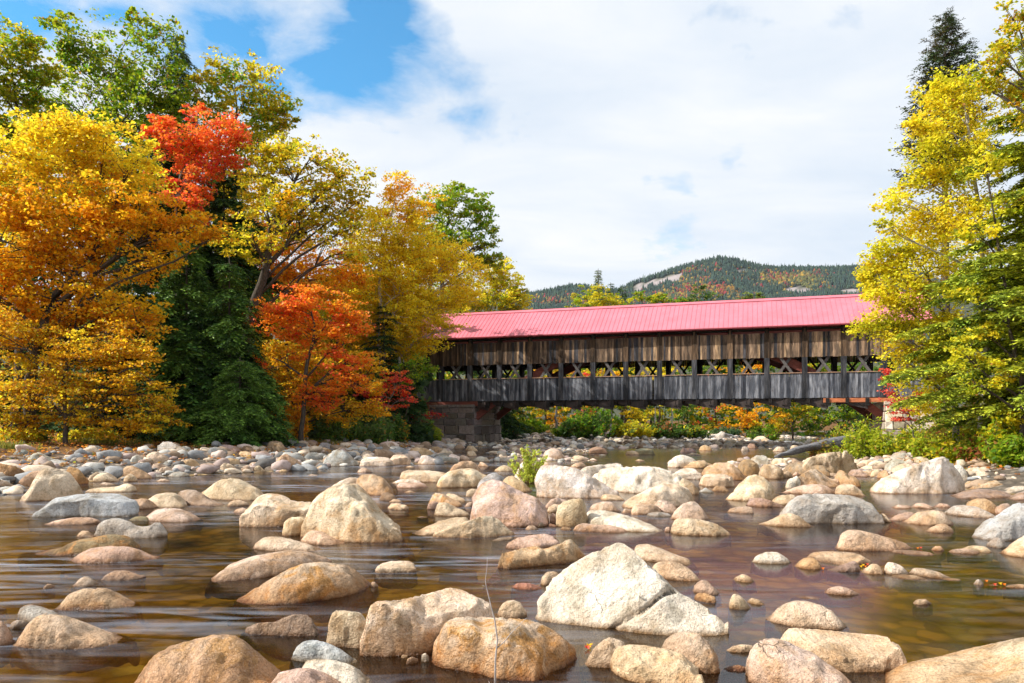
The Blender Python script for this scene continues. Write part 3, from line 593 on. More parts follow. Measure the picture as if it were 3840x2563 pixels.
rk('3', '110,310 130,250 200,220 290,220 350,260 395,310', 332, 'orange', 'r', 'orange tan rounded boulder', st=.6)
rk('3', '330,290 345,220 360,205 400,197 450,215 475,260 478,300', 306, 'brown', 'b', st=.4)
rk('3', '468,300 472,245 500,230 560,232 605,260 610,300', 322, 'tan', 'r', st=.4)
rk('3', '108,345 120,295 180,288 260,290 325,320 332,352', 373, 'tan', 'b', st=.2)
rk('3', '400,228 430,180 480,172 530,190 553,230', 236, 'grey', 'a')
rk('3', '175,388 200,362 250,362 290,395', 400, 'brown')
rk('3', '98,395 140,372 190,400', 406, 'blue')
rk('3', '-70,320 -40,270 0,255 60,253 110,280 122,320', 327, 'white', 'b')
rk('3', '-30,400 -20,330 0,312 60,340 98,380 102,405', 418, 'tan', 'r', st=.3)
rk('3', '-92,245 -82,205 -40,178 0,172 60,190 110,230', 252, 'white', 'r', 'smooth round white boulder behind the folded slab')
rk('3', '5,245 60,212 130,205 180,235', 257, 'orange', st=.3)
rk('3', '600,308 620,275 650,272 672,300', 316, 'tan')
rk('3', '630,370 640,325 700,300 722,340', 379, 'white')
rk('3', '665,300 690,275 715,290 718,300', 303, 'pink')
rk('3', '1190,305 1200,275 1240,262 1265,295', 319, 'orange')
rk('3', '1243,262 1250,210 1300,195 1360,210 1385,225 1388,262', 272, 'grey', 'b')
rk('3', '1265,280 1290,245 1340,225 1400,228 1405,275', 287, 'tan')
rk('3', '1388,225 1400,190 1450,183 1500,190 1517,222', 232, 'tan')
rk('3', '1252,198 1290,160 1330,153 1380,165 1400,200', 207, 'grey')
rk('3', '1985,388 2010,365 2084,360 2125,390', 399, 'grey')
rk('3', '1060,302 1090,270 1150,255 1197,290', 307, 'cream')
# -- cobble bank on the left shore
for t in '''1450,190 1455,110 1500,90 1560,88 1640,125 1700,155 1750,190 1754,200|208|grey|a
1330,262 1340,215 1400,182 1450,182 1530,220 1550,262|290|tan|r
1250,310 1265,260 1330,250 1400,270 1418,305|320|mauve|r
1195,282 1210,225 1260,212 1320,240 1330,275|292|grey|r
1030,248 1050,205 1100,192 1150,215 1153,250|262|brown|r
1110,292 1120,255 1180,248 1210,285|305|blue|r
260,245 290,190 350,185 430,215 490,250|275|grey|a
130,205 150,170 210,160 270,180 280,205|215|slate|r
440,275 480,252 560,255 640,280 720,320|324|blue|r
355,312 380,280 440,276 500,305|328|tan|r
530,312 560,280 620,280 655,312|326|orange|r
690,228 700,200 780,198 830,222|240|mauve|r
720,195 760,175 820,178 880,220|226|brown|r
610,195 650,160 700,170 720,200|206|brown|r
640,275 660,240 710,235 750,268|285|grey|r
830,362 840,320 900,308 980,315 1010,345|370|tan|r
955,365 980,330 1060,318 1130,350|388|pink|r
1090,410 1110,350 1160,315 1220,310 1290,340 1370,385 1405,430|437|orange|r
1092,402 1120,365 1180,353 1190,385|412|slate|a
1135,455 1145,410 1190,383 1240,400 1265,455|461|cream|r
868,455 880,400 930,375 1000,375 1060,410 1100,455|463|cream|r
810,440 830,395 890,365 950,390|449|tan|r
1078,432 1110,410 1160,405 1165,435|441|tan|r
910,482 950,462 1010,468 1060,485|489|white|a
1380,405 1400,378 1420,375 1460,385 1530,415|425|blue|a
1535,408 1590,370 1660,357 1710,370 1728,412|418|blue|a
1437,450 1470,432 1520,432 1560,450|458|pink|r
1383,332 1400,295 1460,285 1520,310 1530,332|346|pink|r
1455,355 1480,325 1540,320 1590,350|370|tan|r
1660,312 1680,265 1740,250 1800,260 1840,305|326|orange|r
1785,235 1800,190 1860,182 1930,195 1942,230|251|grey|r
1912,225 1920,155 1970,135 2050,150 2120,190 2170,228|246|slate|r
2005,165 2030,120 2100,118 2200,140 2250,185|202|mauve|r
2220,165 2240,130 2300,130 2350,175|196|brown|r
1798,350 1810,325 1860,320 1925,352|363|pink|r
2018,345 2030,290 2090,285 2150,310 2164,345|359|cream|a
2218,355 2230,315 2280,305 2325,340 2328,360|367|pink|r
1980,278 2030,245 2120,240 2200,255 2240,288|301|orange|r
1820,312 1860,290 1990,292 2005,312|326|pink|r
2180,225 2200,180 2260,178 2320,200 2332,235|246|orange|r
1495,292 1520,268 1560,275 1567,298|304|blue|r
1508,215 1520,178 1570,180 1602,210|223|slate|a'''.split('\n'):
    a_, b_, c_, d_ = t.split('|'); rk('a', a_, float(b_), c_, d_)
for t in '''243,200 260,140 320,130 380,140 418,190 422,215|228|brown|r
12,210 30,177 90,178 140,210 148,238|250|brown|r
563,228 580,190 630,182 680,195 692,228|246|grey|r
718,195 735,148 790,145 840,165 862,210|221|slate|r
850,200 855,172 890,168 932,190|212|grey|r
600,275 620,240 690,235 760,250 790,280|306|slate|r
730,222 750,192 810,200 840,228|240|orange|r
308,370 350,280 400,248 440,258 500,290 560,325 600,360 622,385|391|orange|a|golden brown wedge boulder on the left shore
742,352 760,300 820,250 880,210 920,200 960,215 1010,260 1060,300 1110,345 1114,360|367|blue|a|blue white marbled triangular boulder
1092,362 1110,300 1180,280 1260,278 1370,285 1400,320 1412,360|370|white|b|pale square boulder right of the marbled one
1368,340 1375,280 1420,258 1500,258 1540,275 1565,310 1570,350|358|tan|b
1305,280 1360,250 1450,238 1560,240 1620,260 1632,295|306|pink|r
1623,340 1632,262 1700,262 1780,285 1860,320 1885,345|351|white|a|white wedge rock at the water edge
1765,295 1790,255 1860,242 1940,245 1990,280 2022,328|336|slate|b
1518,235 1570,200 1640,190 1700,200 1760,225 1792,262|276|orange|a
1735,225 1760,185 1820,182 1880,210 1892,242|251|brown|r
1745,185 1770,130 1830,130 1900,160 1950,200 1955,240|247|slate|b|grey slab leaning by the stone abutment
1988,285 2040,262 2100,280 2112,302|310|pink|a
2078,260 2090,225 2140,222 2172,255|276|cream|r
2125,300 2200,272 2270,285 2292,312|326|grey|r
2068,205 2090,175 2140,178 2182,212|226|tan|r
1068,420 1100,385 1140,375 1180,390 1216,420|426|pink|r|rosy stone alone in the far water
688,385 720,358 770,360 802,386|392|cream|r
213,396 240,370 290,360 330,372 340,398|403|white|r
13,405 25,370 80,357 120,385 124,410|418|pink|r
122,405 140,365 180,357 215,385 230,412|417|tan|r
353,412 380,393 430,398 442,413|419|cream|a
22,332 40,295 110,287 180,305 184,328|341|brown|r
88,348 110,320 190,318 270,335 288,356|366|tan|r
118,288 150,235 210,225 280,245 292,290|311|mauve|r
603,352 620,315 680,305 740,335 744,356|363|pink|r
1035,205 1070,180 1130,180 1192,212|223|tan|r
1162,215 1180,160 1210,152 1250,175 1262,232|241|slate|r
1338,200 1350,165 1390,160 1414,192|206|tan|r
1083,182 1095,150 1140,148 1167,182|189|grey|r
1095,272 1130,235 1180,218 1242,255|282|tan|r
1573,185 1600,165 1680,165 1694,190|201|grey|r
1518,371 1560,360 1608,371|377|cream|r
623,447 660,438 718,447|453|white|r'''.split('\n'):
    q = t.split('|'); rk('b', q[0], float(q[1]), q[2], q[3], q[4] if len(q) > 4 else None)
# -- far river bars
for t in '''572,445 580,390 620,352 680,345 740,365 780,430 783,450|461|pink|r|rosy round boulder behind the willow tuft
998,388 1010,345 1080,330 1140,345 1174,388|396|brown|b|brown square rock in the far rapids
1418,402 1425,360 1480,345 1560,350 1600,365 1602,402|409|moss|b|olive grey block in the far rapids
1338,402 1345,375 1400,367 1450,380 1467,402|409|tan|r
830,436 870,412 930,412 990,442|450|tan|r
872,450 900,428 960,428 992,450|456|pink|r
990,456 995,435 1040,440 1092,458|461|white|a
1822,382 1840,345 1900,340 1960,350 1992,382|393|dark|a
2008,362 2020,325 2070,315 2120,335 2128,364|371|orange|r
1898,406 1950,385 2032,406|413|dark|r
1423,461 1460,446 1512,461|467|tan|r
1138,330 1160,290 1200,283 1280,310 1302,330|336|grey|r
1648,316 1680,285 1730,285 1778,316|323|pink|r
2083,265 2100,230 2180,210 2225,185 2255,210 2262,262|273|grey|a|tall grey boulder beside the far driftwood
2108,302 2130,265 2180,265 2192,302|313|cream|r
2228,292 2260,265 2340,265 2382,298|306|cream|r
148,424 165,385 220,375 257,412|433|grey|r
316,402 325,345 380,340 480,370 562,402|413|mauve|a
118,466 150,430 260,430 380,440 404,466|473|grey|a'''.split('\n'):
    q = t.split('|'); rk('c', q[0], float(q[1]), q[2], q[3], q[4] if len(q) > 4 else None)
for t in '''248,335 260,300 310,298 342,332|349|brown|r
643,350 660,320 710,318 732,348|366|tan|r
648,322 670,298 715,302 727,326|331|slate|r
293,278 330,238 400,233 450,260 462,285|291|tan|r
28,292 60,265 120,262 170,296|306|cream|r
193,366 210,330 250,330 272,362|373|grey|a
403,326 430,305 500,303 512,326|333|cream|r
488,370 520,330 590,335 602,370|379|cream|r
248,255 270,230 325,240 328,256|263|slate|r
763,305 790,270 850,258 878,295|321|white|a
473,485 490,440 570,437 620,460 625,490|501|cream|r
1263,492 1300,455 1400,450 1442,485|501|cream|r
1408,450 1430,412 1480,420 1502,458|471|mauve|r
1298,585 1320,540 1390,535 1402,585|606|blue|r
1388,592 1400,550 1450,535 1512,565|611|cream|r
1265,545 1330,505 1500,515 1525,545|561|cream|r
2235,585 2280,520 2400,530 2480,590|621|cream|r
2278,642 2310,600 2390,600 2405,642|651|white|r'''.split('\n'):
    q = t.split('|'); rk('d', q[0], float(q[1]), q[2], q[3])

TNAME = {'cream': 'cream', 'white': 'whitish', 'tan': 'tan', 'orange': 'orange tan', 'pink': 'pinkish', 'grey': 'grey', 'blue': 'pale blue grey', 'brown': 'brown', 'dark': 'dark wet', 'rust': 'rusty brown',
         'red': 'reddish', 'moss': 'olive mossy', 'mauve': 'mauve brown', 'slate': 'slate grey'}
rock_info = []
def build_rocks():
    for i, (tile, prof, by, tone, style, name, kw) in enumerate(ROCKS):
        ox, oy, sc = FR[tile]
        P = [(ox+x*sc, oy+y*sc) for x, y in prof]; b = oy+by*sc
        wpx = P[-1][0]-P[0][0]
        res = kw.get('res') or ((48, 36) if wpx > 120 else (30, 22) if wpx > 50 else (20, 16))
        crack = None
        if kw.get('crack'): crack = [(ox+float(a)*sc, oy+float(c)*sc) for a, c in (p.split(',') for p in kw['crack'].split())]
        V, fs, C, w, hm = rock_shape(P, b, style, kw.get('depth'), kw.get('shear'), res, crack, kw.get('seed', i*13+5), kw.get('nofacet', False), kw.get('planes', ()))
        nm = 'boulder' if w > .42 else 'river_stone'
        o = mesh_obj(nm, V, np.ascontiguousarray(fs), M['rock'], smooth=True, loc=C)
        r_ = np.random.default_rng(i); c = np.array(TONE[tone])*(1+r_.uniform(-.06, .06))+r_.uniform(-.02, .02, 3)
        o.color = (*[float(q) for q in c], float(kw.get('st', .25)))
        rock_info.append(dict(o=o, name=name, tone=tone, style=style, x=(P[0][0]+P[-1][0])/2, y=b, top=min(p[1] for p in P), w=w, h=hm, px=wpx, C=C, P=P))
    # labels: a phrase of its own for landmarks; the rest by look and by the landmark beside them
    used = set(); marks = [r for r in rock_info if r['name']]
    for r in marks:
        l = r['name'] if len(r['name'].split()) >= 4 else r['name']+' standing in the river'
        r['o']['label'] = l; used.add(l); r['o']['category'] = 'boulder' if r['w'] > .42 else 'stone'
        r['o']['group'] = 'boulders and stones in the river'
    for r in sorted([r for r in rock_info if not r['name']], key=lambda q: -q['px']):
        cat = 'boulder' if r['w'] > .42 else 'stone'; r['o']['category'] = cat; r['o']['group'] = 'boulders and stones in the river'
        asp = (r['y']-r['top'])/r['px']
        shp = 'flat' if asp < .24 else 'blocky' if r['style'] == 'b' else 'angular' if r['style'] == 'a' else 'tall' if asp > .7 else 'low rounded' if asp < .4 else 'rounded'
        siz = 'big' if r['px'] > 220 else 'small' if r['px'] < 55 else 'middling'
        cand = sorted(marks, key=lambda q: math.hypot(q['x']-r['x'], (q['y']-r['y'])*2.2)-.3*q['px'])[:5]
        done = False
        for ext in range(3):
            for m_ in cand:
                dx, dy = r['x']-m_['x'], (r['y']-m_['y'])*1.6
                rel = ('right of' if dx > 0 else 'left of') if abs(dx) > abs(dy) else ('in front of' if dy > 0 else 'behind')
                far = math.hypot(dx, dy) > 1.1*(m_['px']+r['px'])/2
                rel = {'right of': 'to the right of', 'left of': 'to the left of'}.get(rel, rel) if far else {'right of': 'just right of', 'left of': 'just left of', 'in front of': 'just before', 'behind': 'just behind'}[rel]
                pass
                l = ' '.join(f"{siz if ext != 1 else ''} {shp if ext != 2 else ''} {TNAME[r['tone']]} {cat} {rel} {m_['name']}".split())
                ws = l.split()
                if len(ws) > 16: continue
                if l not in used: r['o']['label'] = l; used.add(l); done = True; break
            if done: break
        if not done: r['o']['label'] = l
# ------------------------------------------------------------------ pebbles
def rot_rand(n, r_):
    q = r_.normal(size=(n, 4)); q /= np.linalg.norm(q, axis=1, keepdims=True); w, x, y, z = q.T
    return np.stack([np.stack([1-2*(y*y+z*z), 2*(x*y-z*w), 2*(x*z+y*w)], -1), np.stack([2*(x*y+z*w), 1-2*(x*x+z*z), 2*(y*z-x*w)], -1), np.stack([2*(x*z-y*w), 2*(y*z+x*w), 1-2*(x*x+y*y)], -1)], 1)
def ico(sub):
    import bmesh
    bm = bmesh.new(); bmesh.ops.create_icosphere(bm, subdivisions=sub, radius=1)
    V = np.array([v.co[:] for v in bm.verts]); Fc = np.array([[v.index for v in f.verts] for f in bm.faces]); bm.free(); return V, Fc
def pebbles(name, label, region, n, smin, smax, seed, tones):
    """loose cobbles scattered over a stretch of shore, one heap nobody could count"""
    r_ = np.random.default_rng(seed); V0, F0 = ico(2)
    x = r_.uniform(region[0], region[1], n*6); y = r_.uniform(region[2], region[3], n*6); z = terrain(x, y)
    hlim = region[4] if len(region) > 4 else (-.14, .85)
    pr = np.clip(1.2-np.maximum(z-.45, 0)*2.2, 0, 1)
    k = np.where((z > hlim[0]) & (z < hlim[1]) & (r_.uniform(size=len(z)) < pr) & (np.abs(x)/y < .75))[0][:n]
    x, y, z = x[k], y[k], z[k]; m = len(k)
    s = smin*(smax/smin)**(r_.uniform(size=m)**2.2)*.5
    A = np.stack([r_.uniform(.9, 1.5, m), r_.uniform(.7, 1.1, m), r_.uniform(.45, .8, m)], -1)*s[:, None]
    th = r_.uniform(0, 6.28, m); R_ = np.zeros((m, 3, 3)); R_[:, 0, 0] = np.cos(th); R_[:, 0, 1] = -np.sin(th); R_[:, 1, 0] = np.sin(th); R_[:, 1, 1] = np.cos(th); R_[:, 2, 2] = 1
    tl = r_.uniform(-.3, .3, m); T_ = np.zeros((m, 3, 3)); T_[:, 0, 0] = np.cos(tl); T_[:, 0, 2] = np.sin(tl); T_[:, 1, 1] = 1; T_[:, 2, 0] = -np.sin(tl); T_[:, 2, 2] = np.cos(tl)
    P = V0[None]*A[:, None]*1.0
    dis = 1+.34*fbm(V0[None]*1.4+r_.uniform(0, 60, (m, 1, 3)), 2, 3); P = P*dis[..., None]
    P = np.einsum('mij,mvj->mvi', R_@T_, P); P += np.stack([x, y, z+A[:, 2]*r_.uniform(.15, .7, m)], -1)[:, None]
    Fc = F0[None]+(np.arange(m)*len(V0))[:, None, None]
    pal = np.array([TONE[t] for t in tones]); c = pal[r_.integers(0, len(pal), m)]*r_.uniform(.75, 1.15, (m, 1)); c = np.repeat(c, len(V0), 0)
    o = mesh_obj(name, P.reshape(-1, 3), Fc.reshape(-1, 3), M['cobble'], smooth=True, col=c)
    tag(o, label, 'pebbles', None, 'stuff'); return o

# ------------------------------------------------------------------ foliage
YEL = [(.90, .67, .03), (.87, .58, .022), (.92, .74, .05)]; GOLD = [(.90, .50, .02), (.86, .40, .015), (.92, .58, .025), (.72, .30, .014)]; LEM = [(.92, .76, .04), (.88, .68, .035), (.92, .80, .05), (.70, .66, .04)]
AMB = [(.74, .42, .02), (.82, .52, .02), (.56, .26, .014), (.60, .48, .03)]
ORG = [(.92, .36, .03), (.90, .26, .03), (.92, .46, .025)]; REDO = [(.92, .25, .045), (.90, .15, .05), (.92, .34, .035)]; RED = [(.85, .10, .08), (.90, .20, .11), (.78, .05, .05)]
GRN = [(.16, .32, .015), (.24, .38, .02), (.36, .43, .022), (.09, .20, .012)]; YGR = [(.46, .47, .018), (.34, .42, .02), (.66, .54, .02), (.22, .33, .016)]
OLV = [(.70, .60, .03), (.56, .54, .028), (.84, .62, .03), (.40, .42, .025)]; DKG = [(.035, .08, .02), (.05, .11, .025), (.025, .06, .016)]; MDG = [(.10, .20, .03), (.15, .27, .04), (.06, .14, .025)]
LIM = [(.46, .52, .03), (.34, .44, .025), (.56, .54, .04), (.26, .36, .02)]; BRN = [(.26, .13, .06), (.20, .10, .05), (.34, .20, .07)]; SHR = [(.07, .13, .055), (.11, .19, .07), (.15, .23, .06)]
RBR = [(.42, .14, .05), (.34, .20, .04), (.22, .20, .03)]

def leaves(C, r_, n, leaf, pal, cl, flat=.45, tilt=.7, droop=.0, elong=1.3):
    """C (m,3) clump centres, cl clump radius (m,), n leaves per clump -> V,F,col"""
    m = len(C); tot = m*n
    P = np.repeat(C, n, 0); rr = np.repeat(cl, n)
    d = r_.normal(size=(tot, 3)); d /= np.linalg.norm(d, axis=1, keepdims=True); d *= (r_.uniform(size=(tot, 1))**.45)
    d[:, 2] *= flat; P = P+d*rr[:, None]
    P[:, 2] -= droop*rr*np.hypot(d[:, 0], d[:, 1])
    nrm = r_.normal(size=(tot, 3))*tilt; nrm[:, 2] += 1; nrm /= np.linalg.norm(nrm, axis=1, keepdims=True)
    a = np.cross(nrm, r_.normal(size=(tot, 3))); a /= np.linalg.norm(a, axis=1, keepdims=True)+1e-9; b = np.cross(nrm, a)
    s = leaf*r_.uniform(.6, 1.25, tot)*.5
    V = np.empty((tot, 4, 3)); L = (a*(s*elong)[:, None]); W = b*s[:, None]; up = nrm*(s*.35)[:, None]
    V[:, 0] = P-L; V[:, 1] = P+W+up; V[:, 2] = P+L; V[:, 3] = P-W+up
    pal = np.array(pal); pt = vnoise(C*.55, int(r_.integers(0, 99)))*.5+.5
    k = np.clip((np.repeat(pt, n)*len(pal)+r_.normal(size=tot)*.75), 0, len(pal)-1e-3).astype(int)
    col = np.minimum(pal[k]*r_.uniform(.78, 1.2, (tot, 1))*np.repeat(r_.uniform(.86, 1.12, m), n)[:, None], .95)
    odd = r_.uniform(size=tot); col[odd < .05] = (.30, .34, .04); col[odd > .965] = (.40, .20, .05)
    i = np.arange(tot)*4; Fc = np.concatenate([np.stack([i, i+1, i+2], -1), np.stack([i, i+2, i+3], -1)])
    return V.reshape(-1, 3), Fc, np.repeat(col, 4, 0)

def curve(a, b, n, r_, sag=0., wig=.06):
    a = np.asarray(a, float); b = np.asarray(b, float); t = np.linspace(0, 1, n)[:, None]; L = np.linalg.norm(b-a)
    p = a*(1-t)+b*t; w = r_.normal(size=(n, 3))*wig*L/ n**.5; w[0] = 0; w[-1] = 0; p = p+np.cumsum(w, 0)*(1-t)*t*3
    p[:, 2] += sag*L*np.sin(np.pi*t[:, 0]); return p

def tree(name, label, cat, base, Y, lobes, pal, leaf=.17, cov=3.6, seed=1, trunk_r=.2, bark='bark', path=None, group=None, flat=.45, tilt=.7, z0=None, limbs=True, elong=1.3, clr=(.35, .75), palmix=None, trunkname='trunk', thick=1., gapt=-.24):
    """lobes: (px,py,rx,ry[,dY]) in photo pixels at distance Y -> real crown masses"""
    r_ = np.random.default_rng(seed); bx = (base[0]-CX)/F*Y if base else (lobes[0][0]-CX)/F*Y
    gz = float(terrain(bx, Y)) if z0 is None else z0
    root = empty(name, (bx, Y, gz)); tag(root, label, cat, group)
    LB = []
    for l in lobes:
        dy = l[4] if len(l) > 4 else r_.uniform(-.5, .5)*min(l[2], l[3])/F*Y*1.6
        yy = Y+dy; c = at(l[0], l[1], yy); rx, rz = l[2]/F*yy, l[3]/F*yy; LB.append((c, rx, min(rx, rz*1.3)*.85*thick, rz, l))
    nsub = 2 if len(LB) > 4 else 0
    for (c, rx, ry, rz, l) in list(LB):
        for q in range(nsub):
            th = r_.uniform(0, 6.283); f = r_.uniform(.35, .6); o = np.array([math.cos(th)*rx*.95, r_.uniform(-.7, .7)*ry, math.sin(th)*rz*.85])
            LB.append((c+o, rx*f, ry*f, rz*f, (l[0]+o[0]*F/Y, l[1]-o[2]*F/Y, l[2]*f, l[3]*f)))
    Vs, Fs, Cs, off = [], [], [], 0; wood = MB()
    top = max(LB, key=lambda q: q[0][2])
    if path: tp = np.array([[bx, Y, gz-.3]]+[at(p[0], p[1], Y+(p[2] if len(p) > 2 else 0)) for p in path])
    else:
        cxm = np.mean([q[0][0] for q in LB]); e = top[0].copy(); mid = np.array([bx*.5+cxm*.5, Y, gz+(e[2]-gz)*.5])
        tp = np.array([[bx, Y, gz-.3], [bx*.8+cxm*.2, Y, gz+(e[2]-gz)*.22], mid, e])
    # densify trunk
    tt = np.linspace(0, len(tp)-1, 14); tp = np.stack([np.interp(tt, np.arange(len(tp)), tp[:, k]) for k in range(3)], -1)
    tp[1:-1] += r_.normal(size=(12, 3))*trunk_r*.35
    rad = trunk_r*(1-.86*np.linspace(0, 1, 14)**1.1); rad[0] *= 1.35
    wood.tube(tp, rad, 8)
    for li, (c, rx, ry, rz, l) in enumerate(LB):
        area = math.pi*l[2]*l[3]; leaf_ = leaf*.9; lp = leaf_*F/Y; nl = max(20, int(cov*.95*area/(lp*lp*.62*elong)))
        nper = 22; m = max(4, nl//nper)
        d = r_.normal(size=(m, 3)); d /= np.linalg.norm(d, axis=1, keepdims=True); rr = r_.uniform(size=(m, 1))**.42
        P = c+d*rr*np.array([rx, ry, rz])*(1+.42*vnoise(d*2.3+seed, 3)[:, None])
        k15 = r_.uniform(size=m) < .24; P[k15] = c+(d*np.array([rx, ry, rz])*r_.uniform(.95, 1.42, (m, 1)))[k15]
        # lacy edge and gaps: drop clumps in noise holes
        gap = fbm(P*np.array([.75, .75, 1.1])+seed, 2, 7); keep = gap > gapt; P = P[keep] if keep.sum() > 3 else P
        cl = r_.uniform(clr[0], clr[1], len(P))*min(1., .35+rx/2.2)
        pp = pal if palmix is None or l[1] > palmix[0] else palmix[1]
        v, f, cc = leaves(P, r_, nper, leaf_, pp, cl, flat, tilt, elong=elong)
        Vs.append(v); Fs.append(f+off); Cs.append(cc); off += len(v)
        if limbs and li < len(lobes):
            hd = math.hypot(c[0]-bx, c[1]-Y); zt = c[2]-.55*hd-.4*rz; j = int(np.argmin(np.abs(tp[:, 2]-max(zt, tp[3, 2])))); a = tp[j]
            lr = max(.03, min(rad[j]*.62, .05+.05*rx)); pts = curve(a, c, 8, r_, .06); wood.tube(pts, np.linspace(lr, lr*.35, 8), 6)
            for q in r_.choice(len(P), min(len(P), 7), replace=False):
                a2 = pts[r_.integers(3, 8)]; L2 = np.linalg.norm(P[q]-a2)
                if L2 > 3.2*rx: continue
                p2 = curve(a2, P[q], 5, r_, .05); wood.tube(p2, np.linspace(lr*.4, lr*.08+.006, 5), 4)
    wood.build(trunkname, M[bark], root, True)
    mesh_obj('crown', np.vstack(Vs), np.vstack(Fs), M['leaf'], root, False, np.vstack(Cs)); return root

def conifer(name, label, top, base_py, Y, half, pal, seed=1, cat='conifer', n_wh=26, droop=.35, group=None, dens=1., start=.08, spray=.55, irregular=.35, trunk_r=None, bark='bark', leanx=0, upturn=0.):
    r_ = np.random.default_rng(seed); bx = (top[0]+leanx-CX)/F*Y; g = float(terrain(bx, Y)); T = at(top[0], top[1], Y); hgt = T[2]-g; hw = half/F*Y
    root = empty(name, (bx, Y, g)); tag(root, label, cat, group); wood = MB(); tr = trunk_r or hgt*.014
    base = np.array([bx, Y, g-.3]); n = 10; wood.tube([base*(1-t)+T*t for t in np.linspace(0, 1, n)], [tr*(1-.93*t)+.01 for t in np.linspace(0, 1, n)], 7)
    PV, PF, PC, off = [], [], [], 0; pal = np.array(pal)
    segs = []
    for i in range(n_wh):
        t = start+(1-start)*(i+.5*r_.uniform())/n_wh; L0 = hw*(1-t)**.8+.12*hw
        for k in range(int(r_.integers(5, 8))):
            th = r_.uniform(0, 6.283); L = L0*r_.uniform(1-irregular, 1.1); o = base*(1-t)+T*t
            dd = np.array([math.cos(th), math.sin(th)*.9, 0]); s = np.linspace(0, 1, 6)[:, None]
            pts = o+dd*L*s; pts[:, 2] += L*(.12*s[:, 0]-droop*s[:, 0]**2+upturn*s[:, 0]**3)
            wood.tube(pts, np.linspace(max(.02, tr*.28*(1-t)), .006, 6), 4); segs.append((pts, L, dd))
    A, D, Ls = [], [], []
    for pts, L, dd in segs:
        m = max(6, int(L*15*dens)); u = r_.uniform(.12, 1, m)**.8; q = np.stack([np.interp(u, np.linspace(0, 1, 6), pts[:, k]) for k in range(3)], -1)
        side = np.array([-dd[1], dd[0], 0]); sg = r_.choice([-1, 1], m)
        dr = dd*r_.uniform(.35, 1, (m, 1))+side*sg[:, None]*r_.uniform(.2, 1, (m, 1)); dr[:, 2] += r_.uniform(-.55, .12, m)-droop*.4; dr /= np.linalg.norm(dr, axis=1, keepdims=True)
        A.append(q); D.append(dr); Ls.append(spray*r_.uniform(.5, 1.1, m)*(.5+.5*(1-u)+.2)*min(1.2, .4+L/3))
    A = np.vstack(A); D = np.vstack(D); Ls = np.concatenate(Ls)
    # each spray: a twig of 7 small needle blades
    nb = 8; m = len(A); tt = np.tile(np.linspace(.1, 1, nb), m); A2 = np.repeat(A, nb, 0)+np.repeat(D*Ls[:, None], nb, 0)*tt[:, None]; D2 = np.repeat(D, nb, 0)
    A2[:, 2] -= .10*np.repeat(Ls, nb)*tt**2
    sd = np.cross(D2, [0, 0, 1.]); sd /= np.linalg.norm(sd, axis=1, keepdims=True)+1e-9; sgn = np.where(np.arange(len(A2)) % 2 == 0, 1, -1)[:, None]
    dr = D2*.75+sd*sgn*.75+r_.normal(size=D2.shape)*.18; dr /= np.linalg.norm(dr, axis=1, keepdims=True); bl = (np.repeat(Ls, nb)*.42*(1.15-.6*tt))[:, None]
    wv = np.cross(dr, [0, 0, 1.]+r_.normal(size=D2.shape)*.5); wv /= np.linalg.norm(wv, axis=1, keepdims=True)+1e-9; wd = bl*.2
    tot = len(A2); V = np.empty((tot, 4, 3)); V[:, 0] = A2; V[:, 1] = A2+dr*bl*.5+wv*wd; V[:, 2] = A2+dr*bl; V[:, 3] = A2+dr*bl*.5-wv*wd
    i = np.arange(tot)*4; Fc = np.stack([i, i+1, i+2, i+3], -1)
    pt = np.repeat(vnoise(A*.9, seed)*.5+.5, nb); k = np.clip(pt*len(pal)+r_.normal(size=tot)*.5, 0, len(pal)-1e-3).astype(int); col = pal[k]*r_.uniform(.7, 1.25, (tot, 1))*(.75+.5*tt[:, None])*np.repeat(r_.uniform(.45, 1.5, m), nb)[:, None]  # random brightness per spray puts highlights into the needle colour
    wood.build('trunk', M[bark], root, True)
    mesh_obj('crown', V.reshape(-1, 3), Fc, M['needle'], root, False, np.repeat(col, 4, 0)); return root

def shrub(name, label, cx, cy, rx, ry, Y, pal, seed, leaf=.09, cov=3.2, group='shrubs along the river banks', bark='bark', upright=True, elong=2.2, cat='shrub'):
    """many stems fanning up from the ground, leaves all along them"""
    r_ = np.random.default_rng(seed); c = at(cx, cy, Y); w = rx/F*Y; h = ry/F*Y; bx = c[0]; g = float(terrain(bx, Y)); topz = c[2]+h
    root = empty(name, (bx, Y, g)); tag(root, label, cat, group); wood = MB(); hh = max(topz-g, .3)
    ns = int(26+w*16); P = []
    for k in range(ns):
        th = r_.uniform(0, 6.283); q = r_.uniform()**.5; b = np.array([bx+math.cos(th)*q*w*.55, Y+math.sin(th)*q*w*.4, 0.]); b[2] = float(terrain(b[0], b[1]))-.05
        e = np.array([bx+math.cos(th)*q*w*1.0, Y+math.sin(th)*q*w*.75, g+hh*(1-.55*q*q)*r_.uniform(.72, 1.08)])
        pts = curve(b, e, 6, r_, .03, .1); wood.tube(pts, np.linspace(.014, .004, 6), 4)
        u = r_.uniform(.12, 1, 9); P.append(np.stack([np.interp(u, np.linspace(0, 1, 6), pts[:, j]) for j in range(3)], -1))
    P = np.vstack(P); area = math.pi*rx*ry*1.5; lp = leaf*F/Y; nl = int(cov*area/(lp*lp*.62*elong)); nper = max(5, min(60, nl//len(P)))
    v, f, cc = leaves(P, r_, nper, leaf, pal, r_.uniform(.16, .34, len(P))*min(1.3, .5+w/1.5), .9, 1.1, elong=elong)
    wood.build('stems', M[bark], root, True); mesh_obj('foliage', v, f, M['leaf'], root, False, cc); return root
